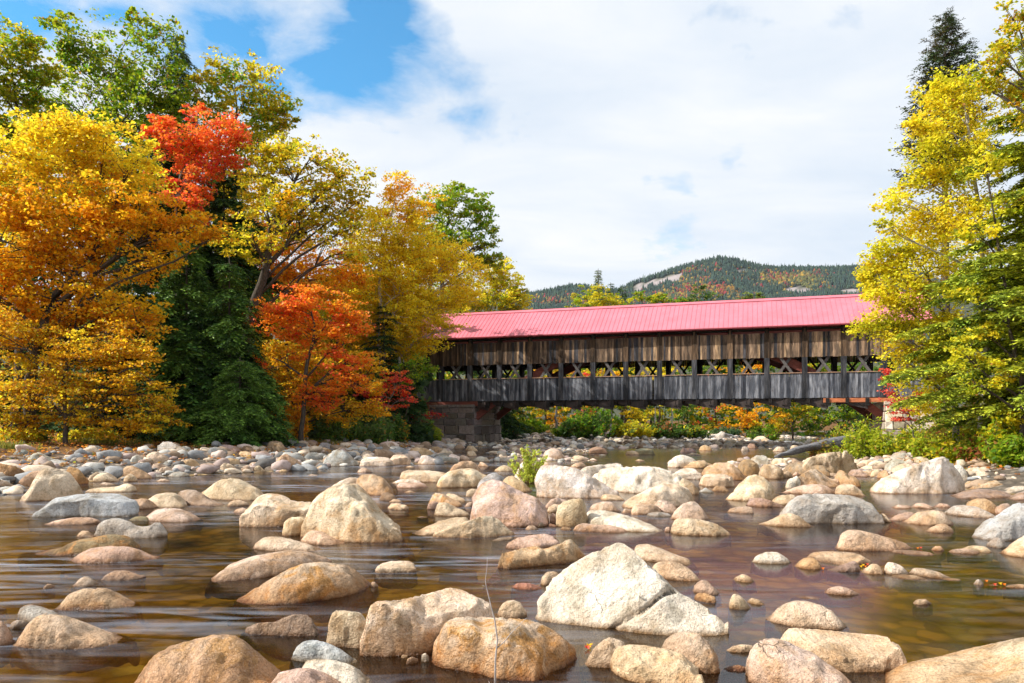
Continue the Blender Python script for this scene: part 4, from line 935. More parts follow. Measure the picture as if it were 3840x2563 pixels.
# ------------------------------------------------------------------ covered bridge
BAY = 2.7; D1 = 54.65; BO = np.array([(3314-CX)/F*D1, D1, 0.]); BD = np.array([-.9523, .3052, 0.]); BN = np.array([-.3052, -.9523, 0.])
def W(s, t, z): return BO+BD*s+BN*t+np.array([0, 0, z])
def bbox(mb, s0, s1, t0, t1, z0, z1, c=(1, 1, 1), dz=0.):
    P = [W(s0, t0, z0), W(s1, t0, z0+dz), W(s1, t1, z0+dz), W(s0, t1, z0), W(s0, t0, z1), W(s1, t0, z1+dz), W(s1, t1, z1+dz), W(s0, t1, z1)]
    P = np.array(P)
    mb.hexa(P, c)
def beam(mb, a, b, w, d, c=(1, 1, 1)):
    """bar from a to b in (s,t,z), width w in the s-z plane, depth d along t"""
    a = np.array(a, float); b = np.array(b, float); v = b-a; L = math.hypot(v[0], v[2]); p = np.array([-v[2]/L, 0, v[0]/L])*w/2; q = np.array([0, d/2, 0])
    pts = [a-p-q, a+p-q, a+p+q, a-p+q, b-p-q, b+p-q, b+p+q, b-p+q]; mb.hexa([W(*x) for x in pts], c)
def build_bridge():
    r_ = np.random.default_rng(5); s0, s1 = -2.6, 41.2; WD = 6.6
    ZB, ZL, ZU, ZT, ZE, ZR = 3.90, 5.74, 6.98, 8.87, 9.36, 11.95
    root = empty('covered_bridge', W(19, -3.3, 3.9)); tag(root, 'long covered wooden bridge with pink red metal roof over the river', 'bridge')
    def boards(z0, z1, t, upper, sgn=1):
        mb = MB(); s = s0
        while s < s1:
            w = r_.uniform(.13, .24); e = min(s+w, s1); k = r_.uniform()
            prog = 1-np.clip((s-2)/34., 0, 1)      # paler and browner to the right: sun and tree shade put into board colour
            if upper:
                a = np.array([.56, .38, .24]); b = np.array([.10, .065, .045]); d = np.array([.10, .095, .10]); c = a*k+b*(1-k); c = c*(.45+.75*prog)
                if r_.uniform() < .18: c = d*r_.uniform(.6, 1.6)
                if r_.uniform() < .10*prog+.02: c = np.array([.70, .47, .27])
            else:
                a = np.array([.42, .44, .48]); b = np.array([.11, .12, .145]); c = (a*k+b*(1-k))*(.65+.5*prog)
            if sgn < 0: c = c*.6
            if not (16.6 < s < 16.75 and not upper and sgn > 0):
                dt = r_.uniform(0, .018); bbox(mb, s+.004, e-.004, t-.03 if sgn > 0 else t, t+dt if sgn > 0 else t+.03, z0+r_.uniform(-.03, .02), z1+r_.uniform(-.02, .02), c)
            s = e
        return mb
    boards(ZU, ZT, 0, True).build('upper_siding', M['siding'], root)
    lower = boards(ZB, ZL, 0, False)
    lower.build('lower_siding', M['siding'], root)
    boards(ZU, ZT, -WD, True, -1).build('upper_siding', M['siding'], root); boards(ZB, ZL, -WD, False, -1).build('lower_siding', M['siding'], root)
    m = MB(); bbox(m, s0, s1, -.16, .07, ZL+.025, ZL+.075); m.build('sill_cap', M['rail'], root)
    m = MB(); bbox(m, s0, s1, -WD-.07, -WD+.16, ZL+.025, ZL+.075); m.build('sill_cap', M['rail'], root)
    m = MB(); bbox(m, s0, s1, -WD+.2, -.2, ZB+.22, ZB+.34); m.build('deck', M['timber'], root)
    for k in range(-1, 16):
        s = k*BAY+.0
        if s < s0+.1 or s > s1: continue
        m = MB(); w = .20; c = np.array([.085, .087, .095])*r_.uniform(.8, 1.5); pr = 1-np.clip((s-2)/34., 0, 1); cu = np.array([.30, .19, .11])*(.4+.6*pr)*r_.uniform(.6, 1.2)  # upper post boards darken leftwards like the siding, tree shade in their colour
        for q in range(3): bbox(m, s-w+q*w*.667+.004, s-w+(q+1)*w*.667-.004, .022, .075+r_.uniform(0, .012), ZB-.02, ZU-.02, c*r_.uniform(.7, 1.35)); bbox(m, s-w+q*w*.667+.004, s-w+(q+1)*w*.667-.004, .022, .060+r_.uniform(0, .01), ZU-.015, ZT+(.0 if q != 1 else .3), cu*r_.uniform(.5, 1.4))
        m.build('post', M['siding'], root)
        m = MB(); bbox(m, s-.17, s+.17, -.34, -.04, ZB, ZE-.05); m.build('truss_post', M['timber'], root)
        m = MB(); bbox(m, s-.17, s+.17, -WD+.04, -WD+.34, ZB, ZE-.05); bbox(m, s-.24, s+.24, -WD-.075, -WD-.02, ZB, ZT); m.build('truss_post', M['timber'], root)
    for k in range(-1, 15):
        cx = k*BAY+BAY/2; h = (ZU+ZL)/2
        if cx < s0+.8: continue
        lean = .42
        m = MB(); beam(m, (cx-lean-.25, -.13, ZL-.25), (cx+lean+.25, -.13, ZU+.45), .20, .09); m.build('cross_brace', M['brace'], root)
        m = MB(); beam(m, (cx+lean+.25, -.25, ZL-.25), (cx-lean-.25, -.25, ZU+.45), .20, .09); m.build('cross_brace', M['brace'], root)
        m = MB(); beam(m, (cx-lean-.5, -WD+.22, ZL-.5), (cx+lean+.5, -WD+.22, ZU+.8), .17, .09); beam(m, (cx+lean+.5, -WD+.12, ZL-.5), (cx-lean-.5, -WD+.12, ZU+.8), .17, .09); m.build('cross_brace', M['timber'], root)
    # laminated arches inside both trusses
    for t in (-.55, -WD+.55):
        m = MB(); sa, sb = -.2, 32.2; n = 40; zf = lambda s: 2.35+6.6*(1-((s-16)/16.2)**2)
        for i in range(n):
            a = sa+(sb-sa)*i/n; b = sa+(sb-sa)*(i+1)/n; za, zb = zf(a), zf(b); hh = .36
            P = [W(a, t-.14, za-hh), W(b, t-.14, zb-hh), W(b, t+.14, zb-hh), W(a, t+.14, za-hh), W(a, t-.14, za+hh), W(b, t-.14, zb+hh), W(b, t+.14, zb+hh), W(a, t+.14, za+hh)]; m.hexa(P)
        m.build('arch', M['redtimber'], root)
    for t in (-.2, -WD+.2):
        m = MB(); bbox(m, s0, s1, t-.16, t+.16, ZB-.14, ZB-.02); bbox(m, s0, s1, t-.14, t+.14, ZE-.3, ZE-.14); m.build('chord', M['timber'], root)
    # floor beams, their hangers and the slanting outriggers
    for k in range(0, 24):
        s = k*BAY/2+1.1
        if s > 31: break
        m = MB(); bbox(m, s-.13, s+.13, -WD-.1, .12, ZB-.42, ZB-.06)
        if k % 2 == 0: bbox(m, s-.16, s+.16, -.12, .10, ZB-.62, ZB-.42)
        m.build('floor_beam', M['timber'], root)
        if k % 2 == 0:
            m = MB(); P = [W(s+2.3, -.5, ZB-.30), W(s-.05, -.2, ZB-.85), W(s-.05, 0., ZB-.85), W(s+2.3, -.3, ZB-.32), W(s+2.3, -.5, ZB-.05), W(s-.05, -.2, ZB-.05), W(s-.05, 0., ZB-.05), W(s+2.3, -.3, ZB-.05)]; m.hexa(P)
            m.build('slanting_girder', M['steel'], root)
            m = MB(); pts = [W(s+.4, -.05, ZB+.0), W(s+.4, -.05, ZB-.5)]; m.tube(pts, [.03, .03], 6); bbox(m, s+.28, s+.52, -.15, .05, ZB-.53, ZB-.46); m.build('hanger_rod', M['steel'], root)
    m = MB(); bbox(m, -2.6, 4.1, -.5, .05, ZB-.36, ZB-.05); m.build('bolster', M['bolster'], root)
    m = MB(); bbox(m, 31.7, 40, -.5, .05, ZB-.42, ZB-.05); m.build('bolster', M['redtimber'], root)
    # roof: two standing-seam slopes, ridge cap, eaves board
    over = .62; rid = -WD/2; roofc = []
    for side, nm in ((1, 'roof'), (-1, 'roof')):
        te = over if side > 0 else -WD-over; m = MB(); n = 44
        def slab(sa, sb, th0, th1):
            P = [W(sa, te, ZE+th0), W(sb, te, ZE+th0), W(sb, rid, ZR+th0), W(sa, rid, ZR+th0), W(sa, te, ZE+th1), W(sb, te, ZE+th1), W(sb, rid, ZR+th1), W(sa, rid, ZR+th1)]; m.hexa(P)
        slab(s0-.5, s1, -.05, 0)
        s = s0-.5; i = 0
        while s < s1:
            hgt = .032; q = .014; slab(s, s+q*2, .0005, hgt); s += .36; i += 1
        m.build(nm, M['roof'], root)
    m = MB()
    P = [W(s0-.5, rid+.28, ZR-.12), W(s1, rid+.28, ZR-.12), W(s1, rid-.28, ZR-.12), W(s0-.5, rid-.28, ZR-.12), W(s0-.5, rid+.02, ZR+.10), W(s1, rid+.02, ZR+.10), W(s1, rid-.02, ZR+.10), W(s0-.5, rid-.02, ZR+.10)]; m.hexa(P); m.build('ridge_cap', M['roof'], root)
    m = MB(); n = 60
    for k in range(0, int((s1-s0)/.9)):
        s = s0+k*.9; beam2 = [W(s, .5, ZE-.16), W(s+.07, .5, ZE-.16), W(s+.07, rid, ZR-.2), W(s, rid, ZR-.2), W(s, .5, ZE-.06), W(s+.07, .5, ZE-.06), W(s+.07, rid, ZR-.06), W(s, rid, ZR-.06)]; m.hexa(beam2)
    m.build('rafters', M['timber'], root)
    m = MB(); bbox(m, s0-.5, s1, over-.06, over-.02, ZE-.12, ZE-.055); m.build('fascia', M['roofdark'], root)
    # gable boards at the near right end
    m = MB(); P = [W(s0-.1, .0, ZE-.1), W(s0-.1, -WD, ZE-.1), W(s0-.1, rid, ZR-.15), W(s0-.2, 0., ZE-.1), W(s0-.2, -WD, ZE-.1), W(s0-.2, rid, ZR-.15)]
    m.add(P, [(0, 1, 2), (5, 4, 3), (0, 2, 5, 3), (0, 3, 4, 1), (1, 4, 5, 2)], (.2, .15, .12)); m.build('gable', M['siding'], root)

def abutment(label, sA, sB, tA, tB, z0, z1, tone, seed, batter=.06):
    """stone block pier: mortar core with separate rough blocks in courses"""
    r_ = np.random.default_rng(seed); root = empty('stone_abutment', W((sA+sB)/2, (tA+tB)/2, z0)); tag(root, label, 'abutment', 'stone abutments of the covered bridge')
    m = MB(); bbox(m, sA+.12, sB-.12, tA+.12, tB-.12, z0, z1-.05); m.build('core', M['mortar'], root)
    mb = MB(); z = z0
    while z < z1-.05:
        h = min(r_.uniform(.45, .78), z1-z); bt = batter*(z1-z-h*.5)
        def course(a, b, fix, axis, sgn):
            s = a
            while s < b-.01:
                w = r_.uniform(.6, 1.9); e = b if b-(s+w) < .3 else s+w; g_ = .032; d = .32; o_ = r_.uniform(0, .05)
                c = np.array(tone)*r_.uniform(.5, 1.5)*np.array([1, r_.uniform(.93, 1.02), r_.uniform(.85, 1.06)])
                if axis == 's': lo, hi = (fix-d, fix+o_) if sgn > 0 else (fix-o_, fix+d); c8 = [(s+g_, lo), (e-g_, lo), (e-g_, hi), (s+g_, hi)]
                else: lo, hi = (fix-d, fix+o_) if sgn > 0 else (fix-o_, fix+d); c8 = [(lo, s+g_), (hi, s+g_), (hi, e-g_), (lo, e-g_)]
                # subdivided rough face: build as 8-corner block with jittered corners and an inset top
                j = lambda: r_.normal(size=3)*.03
                P = [W(a_, b_, z+g_)+j() for a_, b_ in c8]+[W(a_, b_, z+h-g_)+j() for a_, b_ in c8]
                mb.hexa(P, c); s = e
        course(sA-bt, sB+bt, tB+bt, 's', 1); course(sA-bt, sB+bt, tA-bt, 's', -1); course(tA-bt+.33, tB+bt-.33, sA-bt, 't', -1); course(tA-bt+.33, tB+bt-.33, sB+bt, 't', 1)
        z += h
    # cap stones
    s = sA-.1
    while s < sB+.1:
        e = min(s+r_.uniform(.8, 1.6), sB+.12); c = np.array(tone)*r_.uniform(.9, 1.4); bbox(mb, s+.02, e-.02, tA-.05, tB+.14, z1-.03, z1+.22, c); s = e
    o = mb.build('stonework', M['stone'], root)
    bv = o.modifiers.new('edge', 'BEVEL'); bv.width = .035; bv.segments = 2
# ------------------------------------------------------------------ setting
def roofmat(name, c):
    m, nt, out = new_mat(name); g = N(nt); tc = g.n('ShaderNodeTexCoord')
    n = g.noise(g.mapping(tc.outputs['Object'], (.5, .5, .5)), 1.5, 4, .6); n2 = g.noise(tc.outputs['Object'], 9, 4, .7)
    cc = g.mix(g.ramp(n, [(.35, 0.), (.7, 1.)]), tuple(q*.88 for q in c), tuple(min(1, q*1.12) for q in c)); cc = g.mix(g.ramp(n2, [(.5, 0.), (.72, .45)]), cc, tuple(q*.66 for q in c))
    g.prin(out, cc, g.ramp(n2, [(.3, .34), (.7, .5)]), None, .5); return m
M['roof'] = roofmat('pink_red_metal_roofing', (.62, .17, .215)); M['roofdark'] = roofmat('dark_red_metal_trim', (.34, .03, .04))

def build_setting():
    xs = np.concatenate([-np.geomspace(60, 6000, 40)[::-1], np.arange(-58, 62, .4), np.geomspace(64, 6000, 40)]); ys = np.concatenate([-np.geomspace(14, 1000, 20)[::-1], np.arange(-12, 112, .4), np.geomspace(114, 7000, 45)])
    X, Y = np.meshgrid(xs, ys); Z = terrain(X, Y); V = np.stack([X, Y, Z], -1).reshape(-1, 3); nx, ny = len(xs), len(ys)
    i = np.arange(nx*ny).reshape(ny, nx); Fc = np.stack([i[:-1, :-1], i[:-1, 1:], i[1:, 1:], i[1:, :-1]], -1).reshape(-1, 4)
    tag(mesh_obj('ground', V, Fc, M['terrain'], smooth=True), 'riverbed and leaf littered banks', 'ground', kind='structure')
    V = [(-60, -14, 0), (60, -14, 0), (60, 112, 0), (-60, 112, 0)]
    tag(mesh_obj('river_water', V, [(0, 1, 2, 3)], M['water']), 'smooth amber river water flowing between the boulders', 'river', kind='structure')

def build_hill():
    # ridge outline measured from the photo, standing some two kilometres off
    prof = np.array([(900, 1190), (1500, 1150), (1980, 1112), (2080, 1092), (2130, 1080), (2200, 1080), (2270, 1098), (2320, 1094), (2380, 1064), (2440, 1046), (2500, 1026), (2570, 1004), (2640, 985), (2690, 974), (2740, 977), (2800, 994), (2860, 1006), (2940, 1012), (3040, 1012), (3140, 1010), (3240, 1008), (3400, 1020), (3700, 1080), (4300, 1180), (5200, 1350)], float)
    Yr = 2300.; ang = np.linspace(-1.2, 1.15, 260); px = CX+ang*F; top = np.interp(px, prof[:, 0], prof[:, 1], left=1190, right=1350)
    Z = H-(top-HY)/F*Yr; nt_ = 60; V = np.zeros((nt_, 260, 3)); tt = np.linspace(0, 1, nt_)
    for j, t in enumerate(tt):
        yy = Yr-1500*(1-t) if t < 1 else Yr
        s = t**1.15 if t <= 1 else 1
        V[j, :, 0] = ang*Yr*(.45+.55*t) if False else ang*(900+(Yr-900)*t); V[j, :, 1] = 900+(Yr-900)*t; V[j, :, 2] = (Z+0)*s*(.25+.75*t**.4)
    V[..., 2] += 26*fbm(V*np.array([.004, .004, 0])+7, 4, 5)*np.sin(np.pi*np.clip(tt, 0, 1))[:, None]
    back = V[-1].copy()[None]; back[..., 1] += 900; back[..., 2] *= .1; V = np.concatenate([V, back]); nt2 = nt_+1
    i = np.arange(nt2*260).reshape(nt2, 260); Fc = np.stack([i[:-1, :-1], i[:-1, 1:], i[1:, 1:], i[1:, :-1]], -1).reshape(-1, 4)
    col = np.tile([.07, .075, .045], (nt2*260, 1))
    P = V.reshape(-1, 3); rockmask = fbm(P*np.array([.0045, .0045, .009])+31, 3, 8)
    def rocky(p): return (fbm(p*np.array([.0045, .0045, .009])+31, 3, 8) > .42)
    pxs = CX+F*P[:, 0]/P[:, 1]; pys = HY-F*(P[:, 2]-H)/P[:, 1]
    def ledge(px, py): return (np.abs(py-(1083-(px-2379)*.262)) < 13+9*vnoise(np.stack([px*.05, py*.05, px*0], -1), 3)) & (px > 2375) & (px < 2560) | (np.hypot((px-2790)/42, (py-1018)/7) < 1) | (np.hypot((px-2990)/55, (py-1090)/12) < 1) | (np.hypot((px-3190)/38, (py-1096)/12) < 1) | (np.hypot((px-2100)/22, (py-1146)/8) < 1)
    col[ledge(pxs, pys)] = (.30, .26, .255)
    tag(mesh_obj('hills', P, Fc, M['hill'], smooth=True, col=col), 'distant wooded hill with bare rock ledges', 'hill', kind='structure')
    # its forest: thousands of small crowns, conifers and autumn broadleaves
    r_ = np.random.default_rng(3); n = 42000; u = r_.uniform(1900, 3500, n); t = r_.uniform(.30, 1.0, n)**.8; t[:2600] = r_.uniform(.985, 1.0, 2600)
    a = (u-CX)/F; ai = np.interp(a, ang, np.arange(260)); tj = t*(nt_-1)
    i0 = np.floor(ai).astype(int).clip(0, 258); j0 = np.floor(tj).astype(int).clip(0, nt_-2); fa = (ai-i0)[:, None]; fj = (tj-j0)[:, None]
    B = (V[j0, i0]*(1-fa)+V[j0, i0+1]*fa)*(1-fj)+(V[j0+1, i0]*(1-fa)+V[j0+1, i0+1]*fa)*fj
    bpx = CX+F*B[:, 0]/B[:, 1]; bpy = HY-F*(B[:, 2]-H)/B[:, 1]; k = (~ledge(bpx, bpy)) & (bpy < 1330); B = B[k]; bpx = bpx[k]; bpy = bpy[k]; n = len(B)
    nz = fbm(B*np.array([.006, .006, .012]), 3, 12); con = (nz+r_.normal(size=n)*.45) > -.40
    con |= bpy < np.interp(bpx, prof[:, 0], prof[:, 1])+9
    hgt = np.where(con, r_.uniform(9, 17, n), r_.uniform(7, 12, n)); wd = np.where(con, hgt*.24, hgt*.46)
    V0, F0 = ico(1); V0 = V0.copy(); m = len(V0); Vt = np.zeros((n, m, 3))
    zz = V0[:, 2]*.5+.5
    cone = np.stack([V0[:, 0]*(1.15-zz), V0[:, 1]*(1.15-zz), zz], -1); ball = np.stack([V0[:, 0], V0[:, 1], zz], -1)
    base = np.where(con[:, None, None], cone[None], ball[None])*(1+.25*r_.normal(size=(n, m, 1)))
    Vt = base*np.stack([wd, wd, hgt], -1)[:, None]+B[:, None]-np.array([0, 0, 1.5])
    pc = np.array([(.024, .055, .045), (.032, .068, .052), (.020, .045, .042), (.045, .08, .045)]); pb = np.array([(.42, .22, .03), (.34, .10, .035), (.30, .24, .04), (.45, .05, .06), (.22, .17, .05), (.50, .32, .05), (.16, .17, .05)])
    gsel = np.clip(((fbm(B*np.array([.012, .012, .02]), 2, 77)*.5+.5)*len(pb)+r_.normal(size=n)*1.4), 0, len(pb)-1e-3).astype(int)
    c = np.where(con[:, None], pc[r_.integers(0, 4, n)], pb[gsel]*.62)*r_.uniform(.7, 1.3, (n, 1))
    Fc = F0[None]+(np.arange(n)*m)[:, None, None]
    tag(mesh_obj('hillside_forest', Vt.reshape(-1, 3), Fc.reshape(-1, 3), M['cobbleleaf'], col=np.repeat(c, m, 0)), 'far forest of dark conifers and autumn trees covering the hill', 'forest', kind='stuff')
M['cobbleleaf'] = mat_attr('distant_foliage', .95, .0, .2)

def forest_mass(name, label, boxes, seed, n, leaf):
    r_ = np.random.default_rng(seed); Vs, Fs, Cs, off = [], [], [], 0
    for (p0, p1, q0, q1, Y0, Y1, pal, frac) in boxes:
        m = int(n*frac/20); Y = r_.uniform(Y0, Y1, m); px = r_.uniform(p0, p1, m); top = q0+18*vnoise(np.stack([px*.02, Y*.1, px*0], -1), 4)*2; py = top+(q1-top)*r_.uniform(size=m)
        P = np.stack([(px-CX)/F*Y, Y, H-(py-HY)/F*Y], -1); v, f, c = leaves(P, r_, 20, leaf, pal, r_.uniform(.6, 1.2, m), .6, .9)
        Vs.append(v); Fs.append(f+off); Cs.append(c); off += len(v)
    tag(mesh_obj(name, np.vstack(Vs), np.vstack(Fs), M['leaf'], None, False, np.vstack(Cs)), label, 'forest', kind='stuff')

def build_trees():
    G = 'autumn trees on the left bank'
    T = tree
    T('maple_tree', 'tall thin leaved green maple rising behind the yellow maple', 'tree', (430, 1650), 52, [(400, 360, 190, 150), (560, 350, 130, 150), (300, 260, 90, 90), (420, 180, 150, 90), (560, 190, 110, 110), (280, 420, 130, 130), (500, 540, 180, 140), (260, 480, 120, 100), (560, 420, 120, 130), (530, 75, 45, 50), (220, 90, 45, 50), (240, 150, 40, 60), (340, 560, 150, 90), (620, 300, 80, 90), (640, 430, 90, 90), (180, 380, 90, 90), (200, 540, 120, 90), (480, 620, 160, 110)], GRN+YGR[:2], 0.218, 2.85, 101, .34, group=G, path=[(440, 1200), (460, 800), (420, 300)], clr=(.4, .9))
    T('maple_tree', 'green and yellow maple at the far left edge', 'tree', (70, 1650), 46, [(100, 170, 60, 50), (20, 330, 110, 110), (110, 500, 120, 90), (30, 180, 90, 90), (120, 260, 80, 100), (60, 380, 130, 90), (160, 330, 40, 60), (40, 500, 120, 80), (150, 440, 60, 60), (-60, 300, 100, 160)], YGR+GRN[:2], 0.185, 3.60, 102, .3, group=G, path=[(70, 1200), (85, 520), (40, 250)])
    T('maple_tree', 'large orange yellow maple filling the left foreground', 'tree', (115, 1640), 37, [(220, 560, 200, 100), (400, 540, 110, 80), (100, 600, 120, 90), (330, 650, 190, 90), (60, 760, 160, 120), (240, 800, 220, 120), (450, 770, 160, 90), (120, 960, 200, 110), (360, 960, 220, 100), (600, 860, 150, 60), (730, 850, 90, 40), (250, 1120, 240, 110), (470, 1140, 120, 70), (60, 1180, 150, 120), (520, 1230, 90, 60), (-20, 640, 110, 110), (0, 900, 130, 130), (-20, 1100, 110, 130), (560, 960, 120, 60), (820, 870, 50, 26), (190, 480, 110, 50), (520, 600, 70, 60), (350, 1230, 160, 70), (560, 800, 90, 50)], YEL[:2]+GOLD, 0.155, 6.0, 103, .30, group=G, path=[(120, 1400), (190, 1150), (350, 920), (400, 620)], palmix=(760, LEM[:3]+YEL))
    T('beech_tree', 'mustard yellow beech with low fine twigs at the left shore', 'tree', (250, 1640), 35, [(90, 1330, 160, 90), (290, 1340, 190, 90), (480, 1380, 130, 60), (120, 1470, 170, 80), (330, 1480, 200, 80), (560, 1480, 110, 55), (240, 1580, 170, 45), (450, 1590, 150, 50), (610, 1570, 70, 60), (580, 1430, 60, 30), (0, 1260, 100, 90), (400, 1290, 160, 60), (-10, 1450, 110, 110), (30, 1600, 120, 50)], AMB+YEL[:1]+OLV[:1], 0.126, 4.50, 104, .12, group=G, path=[(240, 1400), (260, 1250)], flat=.22, gapt=-.12)
    conifer('spruce_tree', 'slim tall cedar standing between the green maple and the oak', (665, 130), 1650, 54, 260, [(.14, .20, .03), (.10, .16, .025), (.07, .12, .02)], 105, group=G, n_wh=60, droop=.5, start=.5, spray=.7, dens=.95, irregular=.6)
    T('maple_tree', 'upper red orange maple before the dark hemlocks', 'tree', (650, 1640), 45, [(740, 430, 40, 35), (740, 500, 110, 60), (830, 510, 80, 70), (670, 560, 80, 60), (800, 600, 110, 50), (560, 480, 40, 40), (630, 500, 40, 60), (700, 660, 90, 55), (860, 640, 40, 40), (700, 740, 80, 40), (760, 690, 60, 50), (590, 660, 50, 25), (740, 810, 60, 45)], REDO+RED[:1], 0.160, 6.30, 106, .16, 'greybark', group=G, path=[(655, 1100), (660, 700), (740, 520)], gapt=-.08, flat=.3)
    conifer('hemlock_tree', 'tall dark hemlock directly below the red maple', (610, 480), 1650, 49, 300, DKG+MDG[:1], 107, group=G, n_wh=26, droop=.38, start=.05, spray=1.15, dens=1.7, irregular=.6)
    conifer('hemlock_tree', 'dark hemlock behind the leaning olive tree', (840, 580), 1650, 49, 280, DKG+MDG[:2], 108, group=G, n_wh=26, droop=.38, start=.05, spray=1.15, dens=1.7, irregular=.6)
    conifer('hemlock_tree', 'drooping mid green hemlock beside the orange yellow maple', (700, 880), 1650, 41, 230, MDG+DKG[:1], 109, group=G, n_wh=24, droop=.7, start=.03, spray=1.1, dens=1.9, irregular=.6)
    conifer('hemlock_tree', 'small drooping hemlock before the fiery low maple', (860, 960), 1650, 41, 210, MDG+DKG[:1], 110, group=G, n_wh=22, droop=.65, start=.03, spray=1.05, dens=1.9, irregular=.6)
    conifer('hemlock_tree', 'low bushy hemlock near the water on the left bank', (900, 1340), 1650, 38.5, 230, MDG, 111, group=G, n_wh=18, droop=.4, start=.03, spray=.65, dens=2.2)
    conifer('hemlock_tree', 'shadowed hemlock deep behind the mustard beech', (480, 900), 1650, 44, 280, DKG, 112, group=G, n_wh=24, droop=.3, start=.02, spray=.75, dens=1.)
    T('oak_tree', 'green gold oak with airy top behind the red maple', 'tree', (850, 1650), 55, [(860, 290, 130, 70), (960, 330, 90, 90), (780, 330, 80, 90), (1010, 420, 80, 70), (900, 450, 140, 90), (1080, 450, 40, 30), (780, 500, 90, 90), (960, 560, 90, 60)], OLV+GRN[:2], 0.202, 3.90, 113, .3, group=G, path=[(870, 1100), (880, 600), (880, 320)])
    T('oak_tree', 'leaning olive gold oak with dark spreading limbs', 'tree', (880, 1640), 44, [(1010, 590, 120, 60), (1160, 600, 110, 70), (1280, 680, 90, 70), (960, 640, 80, 80), (1080, 720, 160, 80), (1230, 780, 140, 70), (1340, 760, 40, 70), (1000, 800, 110, 80), (1150, 870, 130, 60), (1330, 850, 70, 40), (950, 900, 90, 70), (1060, 560, 60, 40), (1240, 960, 100, 50)], OLV+YEL[:1]+GOLD[:1], 0.160, 3.75, 114, .36, group=G, path=[(930, 1180), (1010, 960), (1050, 760), (1120, 640)], clr=(.3, .65))
    T('maple_tree', 'glowing orange maple behind the leaning olive oak', 'tree', (1080, 1650), 52, [(1040, 900, 120, 80), (1120, 1000, 150, 100), (1000, 1050, 110, 90), (1230, 1050, 110, 80), (950, 980, 80, 70), (1140, 1110, 140, 60), (920, 880, 60, 60)], ORG+GOLD[:2], 0.168, 6.30, 115, .22, group=G)
    T('maple_tree', 'fiery red orange maple above the shrubs on the left bank', 'tree', (1130, 1645), 42, [(1040, 1130, 110, 50), (1140, 1150, 120, 50), (1080, 1200, 130, 50), (1250, 1210, 100, 60), (1300, 1170, 60, 60), (1180, 1270, 110, 50), (1290, 1290, 70, 50), (1310, 1350, 70, 40), (1240, 1420, 80, 50), (1340, 1440, 60, 30), (1180, 1470, 80, 30), (1020, 1340, 90, 40), (1210, 1520, 60, 25)], REDO+ORG, 0.143, 5.85, 116, .15, group=G, path=[(1140, 1400), (1180, 1250), (1160, 1140)], flat=.28)
    T('maple_tree', 'shaded amber maple filling below the fiery one', 'tree', (1090, 1650), 45, [(1000, 1380, 110, 60), (1100, 1370, 120, 80), (1150, 1560, 120, 40), (1060, 1480, 120, 70), (1300, 1540, 120, 50), (960, 1540, 70, 50), (1380, 1400, 70, 80), (1180, 1380, 100, 80)], AMB+GOLD[:2]+ORG[2:], 0.143, 4.20, 117, .13, group=G, flat=.3)
    T('birch_tree', 'tall golden birch behind the olive oak', 'birch', (1440, 1650), 56, [(1500, 690, 50, 55), (1490, 780, 90, 70), (1580, 770, 70, 60), (1430, 880, 110, 80), (1560, 880, 90, 80), (1370, 980, 110, 80), (1480, 990, 110, 80), (1400, 1090, 130, 80), (1530, 1090, 110, 70), (1370, 1190, 100, 70), (1480, 1180, 80, 70), (1400, 820, 60, 50)], YEL+LEM[:3], 0.160, 4.95, 118, .2, 'birch', group=G, path=[(1425, 1200), (1420, 950), (1500, 700)], palmix=(800, GOLD[:3]+YEL[:2]))
    T('oak_tree', 'green oak with red tips above the left end of the bridge', 'tree', (1650, 1650), 70, [(1600, 800, 80, 60), (1830, 980, 50, 30), (1700, 960, 110, 50), (1590, 940, 80, 60), (1740, 740, 60, 30), (1660, 760, 80, 50), (1740, 810, 90, 60), (1690, 880, 120, 60), (1800, 850, 60, 60), (1610, 880, 60, 80), (1790, 920, 70, 35), (1770, 970, 80, 30), (1620, 980, 110, 60), (1700, 700, 35, 20), (1840, 920, 30, 14)], GRN[:3]+YGR[:1], 0.218, 4.50, 119, .32, group=G, path=[(1650, 1200), (1660, 900), (1700, 780)])
    T('birch_tree', 'golden birch leaning over the left end of the roof', 'birch', (1480, 1650), 58, [(1520, 1090, 110, 70), (1620, 1160, 100, 60), (1450, 1200, 110, 70), (1540, 1250, 110, 50), (1390, 1270, 90, 60), (1700, 1050, 110, 50), (1690, 960, 80, 60), (1620, 1010, 90, 60), (1740, 1030, 80, 60), (1600, 1090, 120, 60), (1700, 1110, 90, 40), (1550, 1180, 100, 60), (1470, 1260, 90, 60), (1640, 1240, 90, 26), (1600, 1300, 60, 24), (1540, 1330, 60, 30), (1480, 1150, 80, 60), (1700, 1230, 40, 12), (1430, 1330, 60, 40)], LEM[:3]+YEL, 0.143, 5.40, 120, .17, 'birch', group=G, path=[(1500, 1300), (1560, 1170), (1640, 1020), (1690, 950)], thick=.8)
    T('birch_tree', 'yellow green birch behind the roof at its left end', 'birch', (1820, 1640), 78, [(1930, 1150, 60, 40), (1800, 1130, 110, 60), (1690, 1060, 90, 60), (1840, 1030, 90, 50), (1900, 1080, 70, 60), (1780, 1070, 80, 60), (1860, 1140, 120, 50), (1950, 1130, 35, 50), (1730, 1130, 100, 60), (1880, 1000, 40, 30)], YGR+LEM+YEL[:1], 0.202, 6.00, 121, .2, 'birch', group=G)
    conifer('hemlock_tree', 'dark hemlock between the fiery maple and the bridge', (1440, 1130), 1650, 55, 150, DKG, 122, group=G, n_wh=24, droop=.3, start=.02, spray=.8)
